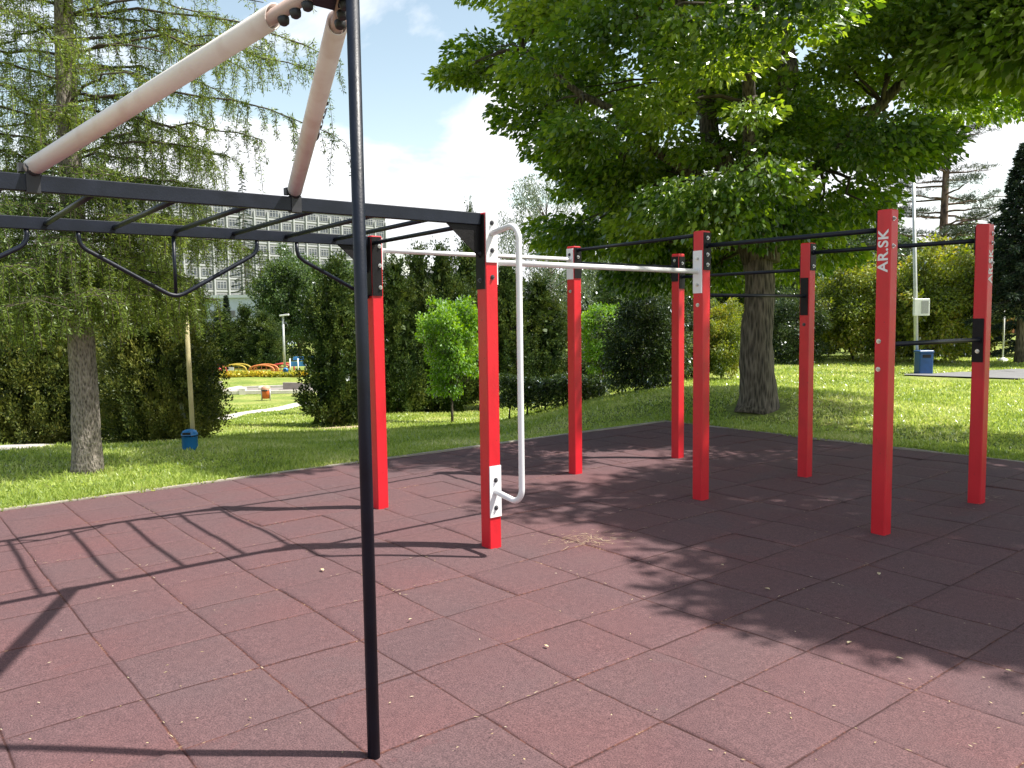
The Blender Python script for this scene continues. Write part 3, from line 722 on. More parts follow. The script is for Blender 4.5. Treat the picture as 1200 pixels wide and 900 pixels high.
broad_tree('broadleaf_tree', TB, 2.5, .265, cl, rs, 820, .11, .062, 'maple', label='big leafy tree with a thick dark trunk and spreading crown behind the red posts',
           limbs=[((-.05, 0, 2.3), (-1.6, .4, 7.5), .20, .07), ((.08, 0, 2.3), (.9, .2, 9.5), .24, .07), ((0, .1, 2.4), (.3, 2.6, 6.5), .14, .05), ((0, -.1, 2.6), (-1.0, -2.7, 6.2), .13, .05), ((.1, 0, 2.9), (3.2, -.6, 6.2), .12, .04), ((-.2, 0, 3.0), (-3.6, -.4, 5.4), .10, .035)], flat=.42, droop=.65, up=.25)

# tree right of the frame whose shade falls across the tiles
n = 112; c = []
while len(c) < n:
    q = rng.uniform(-1, 1, 3)
    if .2 < np.linalg.norm(q) < 1: c.append(q)
c = np.array(c) * np.array([3.4, 3.9, 1.9]) + np.array([-.35, -.35, 6.3])
c = np.concatenate([c, np.stack([rng.uniform(-2.85, -.9, 30), rng.uniform(-3.35, -2.5, 30), rng.uniform(5.8, 6.4, 30)], 1)])  # extra clumps added so the cast shade reaches the nearer tiles
shx = 8.2 + c[:, 0] - c[:, 2] * .62; shy = 7.3 + c[:, 1] + c[:, 2] * .037
ok = (((shx - 2.5) / .8) ** 2 + ((shy - 7.3) / .4) ** 2 > 1) & (((shx - 4.4) / .8) ** 2 + ((shy - 7.2) / .45) ** 2 > 1) & (((shx - 3.3) / 1.15) ** 2 + ((shy - 5.45) / .5) ** 2 > 1) & (((shx - 1.5) / .9) ** 2 + ((shy - 9.0) / .7) ** 2 > 1) & (((shx - 4.6) / .8) ** 2 + ((shy - 4.7) / .5) ** 2 > 1)  # gaps shaped into the crown to let sun through onto the tiles
c = c[ok]; c = np.concatenate([c, np.stack([rng.uniform(-2.5, -.9, 22), rng.uniform(2.9, 4.1, 22), rng.uniform(4.5, 6.9, 22)], 1)]); n = len(c)
broad_tree('overhanging_tree', (8.2, 7.3, H(8.2, 7.3)), 4.4, .24, c, rng.uniform(.5, .95, n), 480, .14, .09, 'shade', label='tree just right of the red posts whose crown shades the rubber tiles',
           limbs=[((0, 0, 4.2), (-2.3, .3, 6.8), .12, .04), ((0, 0, 4.2), (.8, 2.3, 7.2), .12, .04), ((0, 0, 4.3), (.7, -2.2, 6.9), .12, .04)])

# ------------------------------------------------------------------ larch on the left
LBx = hit(100, 553); LB = Vector((LBx.x, LBx.y, H(LBx.x, LBx.y)))
larch = empty('larch_tree', LB, 0, label='tall larch with drooping needle twigs and rough grey trunk at the lawn edge', cat='tree')
ltop = LB + Vector((.02, .2, 9.6))
mb, pts, rr = trunk_mb(LB - Z * .1, ltop, .15, .03, 1.2, 18, 60, .05)
mb.build('trunk', M['larchbark'], larch, LB)
bb = MB(); PL = []; DL = []
def needles(p0, p1, k, spread=.035):
    t = rng.random(k)[:, None]; Pn = np.array(p0) * (1 - t) + np.array(p1) * t
    d = rnd_dir(k); PL.append(Pn + d * .012); DL.append(d * 1.0 + np.array([0, 0, -.45]))
nb = 128
for b_ in range(nb):
    z = 1.75 + 7.4 * (b_ / nb) ** 1.35 + random.uniform(-.1, .1)
    az = b_ * 2.399 + random.uniform(-.4, .4)
    Lb = (2.75 - .17 * (z - 2)) * random.uniform(.65, 1.05)
    if z < 2.3: Lb *= .8
    if z < 3.5 and math.cos(az) > .2: Lb *= .66
    if math.sin(az) < -.3: Lb *= .62               # shorter towards the tiles
    tt = z / 9.6; s0 = LB.lerp(ltop, tt)
    ang = random.uniform(-.05, .22)
    end = s0 + Vector((math.cos(az) * Lb, math.sin(az) * Lb, Lb * ang - .1 * Lb))
    w = wiggle(s0, end, 8, .035, .07); bb.tube(w, taper(8, .019, .005), 5)
    dens = 1.25 if z < 3.3 else .72
    if b_ in (52, 60, 68, 78): az = [.05, -.1, .2, .0][(52, 60, 68, 78).index(b_)]; Lb = 2.75; end = s0 + Vector((math.cos(az) * Lb, math.sin(az) * Lb, -.12 * Lb)); w = wiggle(s0, end, 8, .035, .09); bb.tube(w, taper(8, .018, .005), 5)
    nt_ = int((14 + Lb * 15) * dens)
    for k in range(nt_):
        t = .16 + .84 * (k + random.random()) / nt_; i = min(7, int(t * 8)); p = w[i].lerp(w[i + 1], t * 8 - i)
        side = Vector((-math.sin(az), math.cos(az), 0)) * random.uniform(-.46, .46) * (1.15 - t * .6)
        m1 = p + side + Vector((0, 0, random.uniform(-.12, .03))) + Vector((math.cos(az), math.sin(az), 0)) * random.uniform(0, .15)
        ln = random.uniform(.10, .40) * (1.35 if random.random() < .2 else 1.0)
        e = m1 + Vector((random.uniform(-.06, .06), random.uniform(-.06, .06), -ln))
        bb.tube([p, m1], .004, 3, cap=False); bb.tube([m1, m1.lerp(e, .6), e], .003, 3, cap=False)
        needles(p, m1, 30); needles(m1, e, int(20 + ln * 135))
bb.build('branches', M['twig'], larch, LB)
PL = np.concatenate(PL) - np.array(LB); DL = np.concatenate(DL); nL = len(PL)
quads_mesh('crown', leaf_quads(PL, DL, rnd_dir(nL), rng.uniform(.03, .06, nL), rng.uniform(.007, .012, nL)), M['larch'], larch)

# ------------------------------------------------------------------ conifers and bushes (prototypes then copies)
def copy_tree(o, loc, sc, rz, label, group=None, mats=None, parent=None):
    c = o.copy(); COL.objects.link(c); c.location = loc; c.scale = sc; c.rotation_euler = (0, 0, rz)
    c['label'] = label
    if group: c['group'] = group
    for ch in list(o.children):
        d = ch.copy(); COL.objects.link(d); d.parent = c
    return c
def plume_bush(name, h, r, nplume, per, leafmat, cat, form='cone', up=1.1, L=.09, W=.035, plume=.38, stems=4, seed=0, base0=.05):
    """evergreen built from upright plumes of small scale-leaf sprays, unit built at origin"""
    global rng
    rng_s = rng; rng = np.random.default_rng(seed + 100)
    root = empty(name, (0, 0, 0), 0, cat=cat)
    mb = MB()
    for k in range(stems):
        a = k * 2.4; q = Vector((math.cos(a), math.sin(a), 0)) * r * .25
        mb.tube(wiggle(Vector((q.x * .5, q.y * .5, -.15)), Vector((q.x, q.y, h * .7)), 6, .03), taper(6, .05 + .012 * h, .015), 7)
    mb.build('trunk', M['twig'], root)
    t = rng.random(nplume); az = rng.random(nplume) * 2 * np.pi
    z = base0 * h + t * (h * (1 - base0) - plume * .5)
    tt = (z / h)
    if form == 'cone': prof = np.clip((1 - tt) ** .62 * 1.12 * np.clip(tt * 4 + .55, 0, 1), .05, 1)
    elif form == 'oval': prof = np.sin(np.pi * np.clip(tt * .86 + .12, 0, 1)) ** .6
    else: prof = np.clip(1 - tt ** 2.2, .1, 1) ** .5 * np.clip(tt * 3 + .7, 0, 1)
    prof = prof * (1 + .16 * np.sin(3 * az + tt * 6 + seed) + .10 * np.sin(7 * az - tt * 11))
    rad = r * prof * (.55 + .45 * rng.random(nplume) ** .35)
    C0 = np.stack([np.cos(az) * rad, np.sin(az) * rad, z], 1)
    outw = np.stack([np.cos(az), np.sin(az), np.zeros(nplume)], 1)
    if form != 'oval':
        K = 8; sa = rng.random(K) * .7 + np.arange(K) * 2 * np.pi / K; sr = r * rng.uniform(.32, .62, K); sh = h * rng.uniform(.45, .86, K); sr[0] = .05; sh[0] = h; sw = r * rng.uniform(.42, .62, K); sw[0] = r * .8
        if form == 'spread': sr[1:] *= 1.15; sh[1:] *= .85
        k_ = rng.choice(K, nplume, p=(sh * sw) / (sh * sw).sum()); t_ = rng.random(nplume)
        zz = sh[k_] * (base0 + (1 - base0) * t_) - plume * .3; rr2 = sw[k_] * np.clip((1 - t_) ** .7 * 1.15 * np.clip(t_ * 5 + .5, 0, 1), .06, 1) * (.5 + .5 * rng.random(nplume) ** .4)
        lean_ = .55 + .45 * t_
        C0 = np.stack([np.cos(sa[k_]) * sr[k_] * lean_ + np.cos(az) * rr2, np.sin(sa[k_]) * sr[k_] * lean_ + np.sin(az) * rr2, zz.clip(.05)], 1)
    ax = nrm(outw * (.75 if form != 'spread' else 1.3) + np.array([0, 0, up]) + rnd_dir(nplume) * .35)
    pl = plume * rng.uniform(.6, 1.35, nplume)
    idx = np.repeat(np.arange(nplume), per); s = rng.random(len(idx))
    rr_ = rnd_dir(len(idx)) * (plume * .30 * np.sin(np.pi * np.clip(s * .8 + .12, 0, 1)) * rng.random(len(idx)) ** .5)[:, None]
    Pp = C0[idx] + ax[idx] * (s * pl[idx])[:, None] + rr_
    D = ax[idx] + nrm(rr_) * .9 + rnd_dir(len(idx)) * .25
    V = leaf_quads(Pp, D, rnd_dir(len(idx)) + outw[idx], L * rng.uniform(.6, 1.3, len(idx)), W * rng.uniform(.7, 1.3, len(idx)))
    # dense interior
    k = int(nplume * 2.2); a2 = rng.random(k) * 2 * np.pi; z2 = rng.random(k) * h * .9 + base0 * h
    p2 = np.interp(z2 / h, [0, .3, .6, 1], [.7, .72, .5, .04] if form == 'cone' else [.6, .75, .65, .1])
    r2 = r * p2 * rng.random(k) ** .5 * .85
    V2 = leaf_quads(np.stack([np.cos(a2) * r2, np.sin(a2) * r2, z2], 1), rnd_dir(k), rnd_dir(k), np.full(k, plume * .6), np.full(k, plume * .38))
    quads_mesh('foliage', np.concatenate([V, V2]), M[leafmat], root)
    rng = rng_s; return root
def round_bush(name, h, r, nclump, per, L, W, leafmat, cat, seed=0, trunk=.0, tr=.04, flat=.7, lowz=.0, cr=.26):
    global rng
    rng_s = rng; rng = np.random.default_rng(seed + 500)
    root = empty(name, (0, 0, 0), 0, cat=cat)
    ch = h - lowz
    c = []
    while len(c) < nclump:
        q = rng.uniform(-1, 1, 3); nq = np.linalg.norm(q)
        if .35 < nq < 1: c.append(q * (1 + .13 * math.sin(5 * q[0] + seed) + .1 * math.sin(7 * q[1] + 4 * q[2])))
    c = np.array(c); c[:, 0] *= r; c[:, 1] *= r; c[:, 2] = lowz + ch * .5 + c[:, 2] * ch * .5 * .95
    mb = MB(); fork = Vector((0, 0, max(.12, lowz * .9)))
    mb.tube([(0, 0, -.15), fork], [tr * 1.3, tr], 9)
    for k in range(7):
        a = k * .9; e = Vector((math.cos(a) * r * .55, math.sin(a) * r * .55, lowz + ch * random.uniform(.45, .8))); mb.tube(wiggle(fork, e, 5, .05), taper(5, tr * .6, .01), 6)
    mb.build('trunk', M['twig'], root)
    bb = MB()
    for q in c[:: max(1, nclump // 60)]:
        bb.tube(wiggle(fork + Vector((q[0], q[1], q[2] - fork.z)) * .3, Vector(q), 4, .06), taper(4, tr * .25, .005), 4, cap=False)
    bb.build('branches', M['twig'], root)
    V = clump_leaves(c, np.full(nclump, cr * r) * rng.uniform(.7, 1.35, nclump), per, L, W, flat, .35, np.array([0, 0, lowz + ch * .4]))
    quads_mesh('crown', V, M[leafmat], root)
    rng = rng_s; return root

used = set()
DIM = {'juniper_bush': (2.6, 1.5), 'columnar_conifer': (5.5, .95), 'bushy_conifer': (4.9, 1.12), 'round_tree': (8.3, 3.9), 'young_tree': (3.05, 1.0), 'yellow_green_shrub': (3.65, 1.75), 'dark_shrub': (2.95, 1.6)}
def put(proto, px, D, top_px, width_px, label, group=None, first=[None], base=None, rz=None, hdef=1.0, rdef=1.0):
    """stand a copy of a prototype at image column px and forward distance D; height from the row its top reaches"""
    hdef, rdef = DIM[proto.name.split('.')[0]]
    x = atd(px, D); zb = H(x, D) if base is None else base
    zt = zat(px, top_px, D); hh = (zt - zb) / hdef; ww = width_px / FPX * D / 2 / rdef
    rz = random.uniform(0, 6.28) if rz is None else rz
    if proto.name not in used:
        used.add(proto.name); proto.location = (x, D, zb); proto.scale = (ww, ww, hh); proto.rotation_euler = (0, 0, rz); proto['label'] = label
        if group: proto['group'] = group
        return proto
    return copy_tree(proto, (x, D, zb), (ww, ww, hh), rz, label, group)

# near sprawling junipers on the left (height/radius 1 prototypes are built full size then scaled)
jun = plume_bush('juniper_bush', 2.6, 1.3, 900, 70, 'juniper', 'bush', 'spread', .75, .062, .026, .42, 5, 1, .02)
J = 'big junipers at the far left'
put(jun, 188, 13.0, 318, 165, 'spreading olive green juniper behind the blue bin, right of the larch trunk', J)
put(jun, 45, 13.6, 300, 190, 'dark juniper mass just left of the larch trunk', J)
put(jun, -75, 13.0, 330, 170, 'juniper cut by the left picture edge', J)
put(jun, 110, 17.0, 290, 190, 'taller juniper directly behind the larch trunk', J)
put(jun, -20, 19.0, 285, 230, 'tall dark juniper far left behind the others', J)
put(jun, 205, 20.0, 318, 120, 'juniper behind the tan pole', J)

con1 = plume_bush('columnar_conifer', 5.0, 1.0, 620, 52, 'thuja', 'tree', 'cone', 1.2, .09, .045, .50, 3, 2, .06)
con2 = plume_bush('bushy_conifer', 4.4, 1.15, 720, 56, 'thuja', 'tree', 'cone', .9, .085, .042, .50, 4, 3, .04)
GC = 'dark evergreens beyond the lawn'
put(con2, 397, 20.0, 283, 84, 'big dark evergreen left of the tall black pole, beside the pale path', GC)
put(con1, 432, 25.0, 290, 60, 'dark evergreen half hidden behind the tall black pole', GC)
put(con2, 466, 25.5, 285, 70, 'dark evergreen just right of the second red post', GC)
put(con2, 492, 27.0, 272, 66, 'tall evergreen rising behind the bright young tree at its left', GC)
put(con2, 520, 26.5, 270, 72, 'pointed evergreen rising above the bright young tree', GC)
put(con1, 548, 30.0, 272, 58, 'evergreen seen just left of the first red post', GC)
put(con1, 553, 46.0, 226, 26, 'slim far spire top above the other evergreens', GC)
put(con2, 596, 27.0, 288, 74, 'evergreen between the first red post and the white handle', GC)
put(con2, 634, 28.0, 312, 80, 'evergreen right of the white C shaped handle', GC)
GF = 'far evergreens behind the flower bed'
put(con2, 232, 62.0, 360, 46, 'leftmost far evergreen behind the red arch', GF)
put(con1, 262, 63.0, 358, 48, 'far evergreen behind the yellow arch', GF)
put(con1, 290, 64.0, 352, 40, 'far slim evergreen between the yellow and orange arches', GF)
put(con2, 310, 61.5, 358, 48, 'far evergreen left of the lamp post', GF)
put(con2, 205, 65.0, 350, 60, 'far evergreen left of the red arch', GF)

tree1 = round_bush('round_tree', 8.0, 3.4, 240, 170, .20, .14, 'mid', 'tree', 3, tr=.16, lowz=.9, cr=.22)
GB = 'mid green trees in the background'
put(tree1, 352, 74.0, 290, 100, 'mid green leafy tree behind the lamp post below the apartment block', GB)
put(tree1, 396, 78.0, 302, 90, 'leafy tree behind the big dark evergreen', GB)
put(tree1, 336, 84.0, 322, 56, 'leafy tree in front of the pale roof edge', GB)
put(tree1, 218, 90.0, 325, 50, 'leafy tree left of the low pale roof', GB)
put(tree1, 160, 60.0, 300, 130, 'leafy tree seen behind the larch', GB)
put(tree1, 20, 45.0, 300, 200, 'leafy tree beyond the dark junipers on the far left', GB)
put(tree1, 690, 46.0, 300, 120, 'leafy tree beyond the third red post', GB)
put(tree1, 770, 40.0, 280, 150, 'leafy tree behind the dark shrub', GB)
put(tree1, 880, 42.0, 270, 170, 'leafy tree behind the big trunk', GB)
put(tree1, 620, 60.0, 335, 100, 'small leafy tree beyond the silver one', GB)
put(tree1, 480, 60.0, 330, 120, 'leafy tree behind the row of evergreens', GB)
put(tree1, 1010, 45.0, 255, 170, 'leafy tree behind the yellow green trees on the right', GB)

put(tree1, 1140, 47.0, 262, 150, 'leafy tree closing the gap behind the last red post', GB)
put(tree1, 1075, 50.0, 285, 110, 'leafy tree behind the grey pole and notice box', GB)

br = round_bush('young_tree', 2.9, .85, 110, 100, .085, .065, 'bright', 'tree', 5, tr=.035, lowz=.62, cr=.3)
put(br, 529, 20.5, 331, 78, 'small bright lime green tree left of the first red post')
put(br, 707, 21.0, 344, 64, 'bright lime shrub right of the third red post')
yg = round_bush('yellow_green_shrub', 3.4, 1.5, 190, 150, .11, .07, 'yellowgreen', 'shrub', 6, tr=.05, lowz=.05, cr=.24)
GY = 'yellow green shrubs on the right'
put(yg, 846, 20.5, 346, 62, 'yellow green shrub right of the fourth red post, before the big trunk', GY)
put(yg, 1000, 27.5, 292, 120, 'yellow green small tree left of the tallest red post', GY)
put(yg, 1092, 26.5, 276, 130, 'yellow leaved small tree behind the white notice box', GY)
put(yg, 1140, 32.0, 345, 80, 'low yellow green bush behind the last red post', GY)
put(yg, 955, 30.0, 372, 60, 'small feathery green bush left of the tallest post', GY)
dk = round_bush('dark_shrub', 2.8, 1.4, 190, 150, .095, .05, 'darkshrub', 'shrub', 7, tr=.05, lowz=.0, cr=.24)
GD = 'dark shrubs round the big tree'
put(dk, 756, 17.6, 330, 118, 'dense dark shrub left of the fifth red post', GD)
put(dk, 800, 21.0, 330, 90, 'dark shrub between the two middle red posts', GD)
put(dk, 930, 26.5, 335, 90, 'dark shrub right of the big tree trunk', GD)
put(dk, 1055, 29.5, 330, 110, 'dark shrub behind the tallest red post', GD)
put(dk, 688, 25.0, 395, 60, 'dark shrub under the silver tree', GD)
put(dk, 1120, 30.0, 372, 70, 'dark shrub left of the last red post near the bin', GD)
# clipped hedge seen over the lawn crest
def hedge(px0, px1, D, top, thick, label):
    x0, x1 = atd(px0, D), atd(px1, D); zt = zat((px0 + px1) / 2, top, D); n_ = 9000
    root = empty('hedge', ((x0 + x1) / 2, D, H((x0 + x1) / 2, D)), 0, label=label, cat='hedge')
    h_ = zt - root.location.z
    Pn = np.stack([rng.uniform(x0, x1, n_) - root.location.x, rng.uniform(-thick / 2, thick / 2, n_), h_ * rng.random(n_) ** .6], 1)
    Pn[:, 2] *= 1 + .07 * np.sin(Pn[:, 0] * 4); D_ = rnd_dir(n_) + np.array([0, -.3, .5])
    quads_mesh('foliage', leaf_quads(Pn, D_, rnd_dir(n_) + np.array([0, 0, .8]), rng.uniform(.06, .11, n_), rng.uniform(.04, .06, n_)), M['darkshrub'], root)
    for k in range(6):
        mb = MB(); x = x0 + (x1 - x0) * (k + .5) / 6; mb.tube([(x, D, H(x, D) - .1), (x + .05, D, H(x, D) + h_ * .7)], [.03, .012], 6)
        mb.build('stem', M['twig'], root, root.location)
    return root
hedge(585, 712, 19.0, 442, .8, 'low dark leafy hedge seen over the lawn between white handle and third post')

# silver birch / willow
sil = empty('silver_tree', (atd(640, 33), 33.0, H(atd(640, 33), 33)), 0, label='pale silvery drooping tree left of the big leafy crown', cat='tree')
mb, pts, rr = trunk_mb((0, 0, -.1), (.2, 0, 5.6), .16, .04, 1.3, 10, 10); mb.build('trunk', M['bark'], sil)
cs_ = []; bb = MB()
for k in range(120):
    z = random.uniform(2.2, 8.3); a = random.uniform(0, 6.28); r = random.uniform(.5, 1) * 2.3 * math.sin(math.pi * min(1, (z - .3) / 8.8)) ** .6
    cs_.append((math.cos(a) * r, math.sin(a) * r, z))
    bb.tube(wiggle((.1, 0, z * .8), cs_[-1], 4, .05), taper(4, .02, .005), 4, cap=False)
bb.build('branches', M['twig'], sil)
cs_ = np.array(cs_); idx = np.repeat(np.arange(120), 190); m_ = len(idx)
off = rnd_dir(m_) * .34 * rng.random((m_, 1)) ** .6; off[:, 2] = -rng.random(m_) * 1.1 + .2
quads_mesh('crown', leaf_quads(cs_[idx] + off, rnd_dir(m_) * .5 + np.array([0, 0, -.8]), rnd_dir(m_), np.full(m_, .09), np.full(m_, .035)), M['silver'], sil)

# layered pine on the right
def pine(px, D, top, label, trunk_lean=.3, seed=3):
    x = atd(px, D); zb = H(x, D); hh = zat(px, top, D) - zb
    r = empty('pine_tree', (x, D, zb), 0, label=label, cat='tree')
    mb, pts, rr = trunk_mb((0, 0, -.1), (trunk_lean, 0, hh), .2, .04, 1.3, 12, 12); mb.build('trunk', M['pinebark'], r)
    bb = MB(); PL_ = []
    for k in range(84):
        z = hh * random.uniform(.22, 1); a = k * 2.4 + random.uniform(-.3, .3); Lb = (1 - (z / hh) ** 2 * .75) * random.uniform(1.5, 4.0)
        s0 = Vector((trunk_lean * z / hh, 0, z)); e = s0 + Vector((math.cos(a) * Lb, math.sin(a) * Lb, Lb * random.uniform(-.08, .16)))
        w = wiggle(s0, e, 6, .04); bb.tube(w, taper(6, .05, .012), 5, cap=False)
        for j in range(3, 7):
            for q_ in range(3): PL_.append(np.array(w[j]) + np.array([random.uniform(-.45, .45), random.uniform(-.45, .45), random.uniform(0, .2)]))
    bb.build('branches', M['pinebark'], r)
    C0 = np.array(PL_); idx = np.repeat(np.arange(len(C0)), 46); m_ = len(idx); d = rnd_dir(m_); d[:, 2] = np.abs(d[:, 2]) * .8
    Pn = C0[idx] + rnd_dir(m_) * rng.random((m_, 1)) * np.array([.36, .36, .12])
    quads_mesh('crown', leaf_quads(Pn, d, rnd_dir(m_), np.full(m_, .16), np.full(m_, .022)), M['pine'], r)
pine(1100, 34.0, -60, 'tall pine with layered branches and bare trunk against the sky between the right posts')
def spruce(px, D, top, wpx, label, name='spruce_tree', low=.06):
    x = atd(px, D); zb = H(x, D); hh = zat(px, top, D) - zb; R = wpx / FPX * D / 2
    r = empty(name, (x, D, zb), 0, label=label, cat='tree')
    mb, pts, rr = trunk_mb((0, 0, -.1), (0, 0, hh), .14, .02, 1.3, 10, 8); mb.build('trunk', M['bark'], r)
    bb = MB(); PP_ = []; DD = []
    nbr = 130
    for k in range(nbr):
        z = hh * (low + (1 - low) * k / nbr); a = k * 2.4; Lb = R * (1.02 - z / hh) * random.uniform(.8, 1.1) + .08
        s0 = Vector((0, 0, z)); e = s0 + Vector((math.cos(a) * Lb, math.sin(a) * Lb, -Lb * .22)); bb.tube([s0, e], [.025, .006], 4, cap=False)
        m_ = int(60 + Lb * 150); t = rng.random((m_, 1)) ** .7; p0 = np.array(s0) * (1 - t) + np.array(e) * t
        lat = np.array([-math.sin(a), math.cos(a), 0]) * rng.uniform(-1, 1, (m_, 1)) * .33 * Lb * (1.1 - t)
        PP_.append(p0 + lat + np.array([0, 0, -1]) * rng.random((m_, 1)) * .13); DD.append(np.array([math.cos(a), math.sin(a), -.3]) * .6 + lat * .8 + rnd_dir(m_) * .5)
    bb.build('branches', M['twig'], r)
    Pn = np.concatenate(PP_); Dn = np.concatenate(DD); m_ = len(Pn)
    quads_mesh('crown', leaf_quads(Pn, Dn, rnd_dir(m_) + np.array([0, 0, 1.]), rng.uniform(.12, .2, m_), np.full(m_, .05)), M['spruce'], r); return r
spruce(1196, 25.0, 165, 170, 'dark blue green spruce at the right picture edge behind the last post', low=.24)
spruce(1245, 30.0, 120, 190, 'second dark spruce beyond the right picture edge')
spruce(268, 75.0, 345, 22, 'tiny spruce before the low pale roof')
spruce(292, 140.0, 190, 55, 'spruce crown showing just above the near ladder rail left of the second sleeved strut')

# ------------------------------------------------------------------ grass blades on the lawn
def mat_grass():
    return mat_leaf('grass_blade', [(.15, .23, .045), (.25, .34, .07), (.38, .46, .12), (.60, .60, .30)], .45, .08, .6)
M['grass'] = mat_grass()
n = 380000; D = 6.5 + (rng.random(n) ** 1.35) * 24; a = rng.uniform(-.78, .78, n); gxp = D * a; gyp = D
extra = 60000
ii = rng.uniform(PI0 - 1.2, PI0 - .0, extra // 2); jj = rng.uniform(-12, PJ1 + 1, extra // 2)
i2 = rng.uniform(PI0 - 1, PI0 + 14, extra // 2); j2 = rng.uniform(PJ1 + .0, PJ1 + 1.2, extra // 2)
ex = np.concatenate([ii, i2]); ey = np.concatenate([jj, j2])
gxp = np.concatenate([gxp, X0 + S * (ex * UU[0] + ey * WW[0])]); gyp = np.concatenate([gyp, Y0 + S * (ex * UU[1] + ey * WW[1])])
keep = (pad_dist(gxp, gyp) > .02 + .05 * np.sin(gxp * 7) * np.sin(gyp * 5.3 + gxp * 3))
pathd = np.full(len(gxp), 99.)
for p in range(len(pp) - 1):
    A_, B_ = np.array(pp[p])[:2], np.array(pp[p + 1])[:2]; ab = B_ - A_; tt = np.clip(((gxp - A_[0]) * ab[0] + (gyp - A_[1]) * ab[1]) / (ab @ ab), 0, 1)
    pathd = np.minimum(pathd, np.hypot(gxp - A_[0] - tt * ab[0], gyp - A_[1] - tt * ab[1]))
keep &= pathd > .36
soil = hit(395, 502); keep &= (((gxp - soil.x) / .9) ** 2 + ((gyp - soil.y) / .45) ** 2 > 1) | (rng.random(len(gxp)) < .12)
keep &= np.hypot(gxp - TB[0], gyp - TB[1]) > .5
for p in range(len(rp) - 1):
    A_, B_ = np.array(rp[p])[:2], np.array(rp[p + 1])[:2]; ab = B_ - A_; tt = np.clip(((gxp - A_[0]) * ab[0] + (gyp - A_[1]) * ab[1]) / (ab @ ab), 0, 1)
    keep &= np.hypot(gxp - A_[0] - tt * ab[0], gyp - A_[1] - tt * ab[1]) > 1.42
gxp, gyp = gxp[keep], gyp[keep]; n = len(gxp)
gz = height(gxp, gyp) - .005
patch = .5 + .5 * np.sin(gxp * 1.9 + 2 * np.sin(gyp * 1.3)) * np.sin(gyp * 1.7 + gxp * .6)
hg = (.022 + .035 * rng.random(n) + .02 * patch) * (1 + (gyp > 14) * .25)
Dn = rnd_dir(n) * 1.0 + np.array([0, 0, .85])
quad = leaf_quads(np.stack([gxp, gyp, gz], 1), Dn, rnd_dir(n), hg * 1.25, .007 + .0009 * gyp, .05)
g_ = quads_mesh('grass', quad, M['grass']); tag(g_, 'short sunlit lawn grass round the rubber tiles', 'grass', kind='stuff')
M['soil'] = mat_paint('dry_soil', (.42, .33, .22), .95, .15, 5, bump=.4)
mb = MB(); ring = []
for k in range(28):
    a = 2 * math.pi * k / 28; q = (1 + .22 * math.sin(3 * a) + .13 * math.sin(5 * a + 1)); ring.append((soil.x + .85 * q * math.cos(a), soil.y + .4 * q * math.sin(a)))
mb.add([(soil.x, soil.y, H(soil.x, soil.y) + .014)] + [(x, y, H(x, y) + .012) for x, y in ring], [(0, k + 1, (k + 1) % 28 + 1) for k in range(28)], True)
tag(mb.build('bare_soil', M['soil']), kind='structure')
# daisies and litter near the kerb are tiny flat discs and straws
M['litter'] = mat_leaf('dry_litter', [(.28, .20, .11), (.45, .36, .2), (.7, .66, .48)], .2, .1, 3)
lp = []; ld = []; ll = []; lw_ = []
def pad_pt(px, py):
    d = Fv + (px - 600) / FPX * Rv - (py - 450) / FPX * Uv; t = -EYE / d.z; return np.array([d.x * t, d.y * t, .012])
for (cx, cy, sx_, sy_, k) in ((692, 634, 44, 8, 150), (1150, 585, 20, 5, 30), (500, 470, 0, 0, 0), (800, 553, 18, 3, 12), (790, 508, 70, 4, 24)):
    for _ in range(k):
        lp.append(pad_pt(cx + rng.normal() * sx_ * .5, cy + rng.normal() * sy_ * .5)); ld.append([rng.normal(), rng.normal() * .5, rng.normal() * .05]); ll.append(rng.uniform(.02, .09)); lw_.append(.0035)
for _ in range(110):
    lp.append(pad_pt(rng.uniform(0, 1200), 540 + 360 * rng.random() ** .7)); ld.append([rng.normal(), rng.normal(), .05]); ll.append(rng.uniform(.008, .022)); lw_.append(rng.uniform(.003, .008))
# straw caught in the joints
for _ in range(1300):
    if rng.random() < .5: i_ = rng.integers(-10, 8); j_ = rng.uniform(-8, 12); dr = WW
    else: j_ = rng.integers(-8, 12); i_ = rng.uniform(-11, 8); dr = UU
    if math.sin(i_ * 1.7) * math.sin(j_ * 1.3 + i_ * .4) < .15: continue
    q = padw(i_ + rng.normal() * .008, j_ + rng.normal() * .008); lp.append(np.array([q.x, q.y, .007])); ld.append([dr[0] + rng.normal() * .25, dr[1] + rng.normal() * .25, .02]); ll.append(rng.uniform(.012, .045)); lw_.append(.004)
lp = np.array(lp); ld = np.array(ld); ln_ = len(lp)
quads_mesh('litter', leaf_quads(lp, ld, np.tile([0, 0, 1.], (ln_, 1)), np.array(ll), np.array(lw_), .1), M['litter'])
tag(bpy.data.objects['litter'], 'dry straw and crumbs scattered over the tiles and their joints', 'litter', kind='stuff')
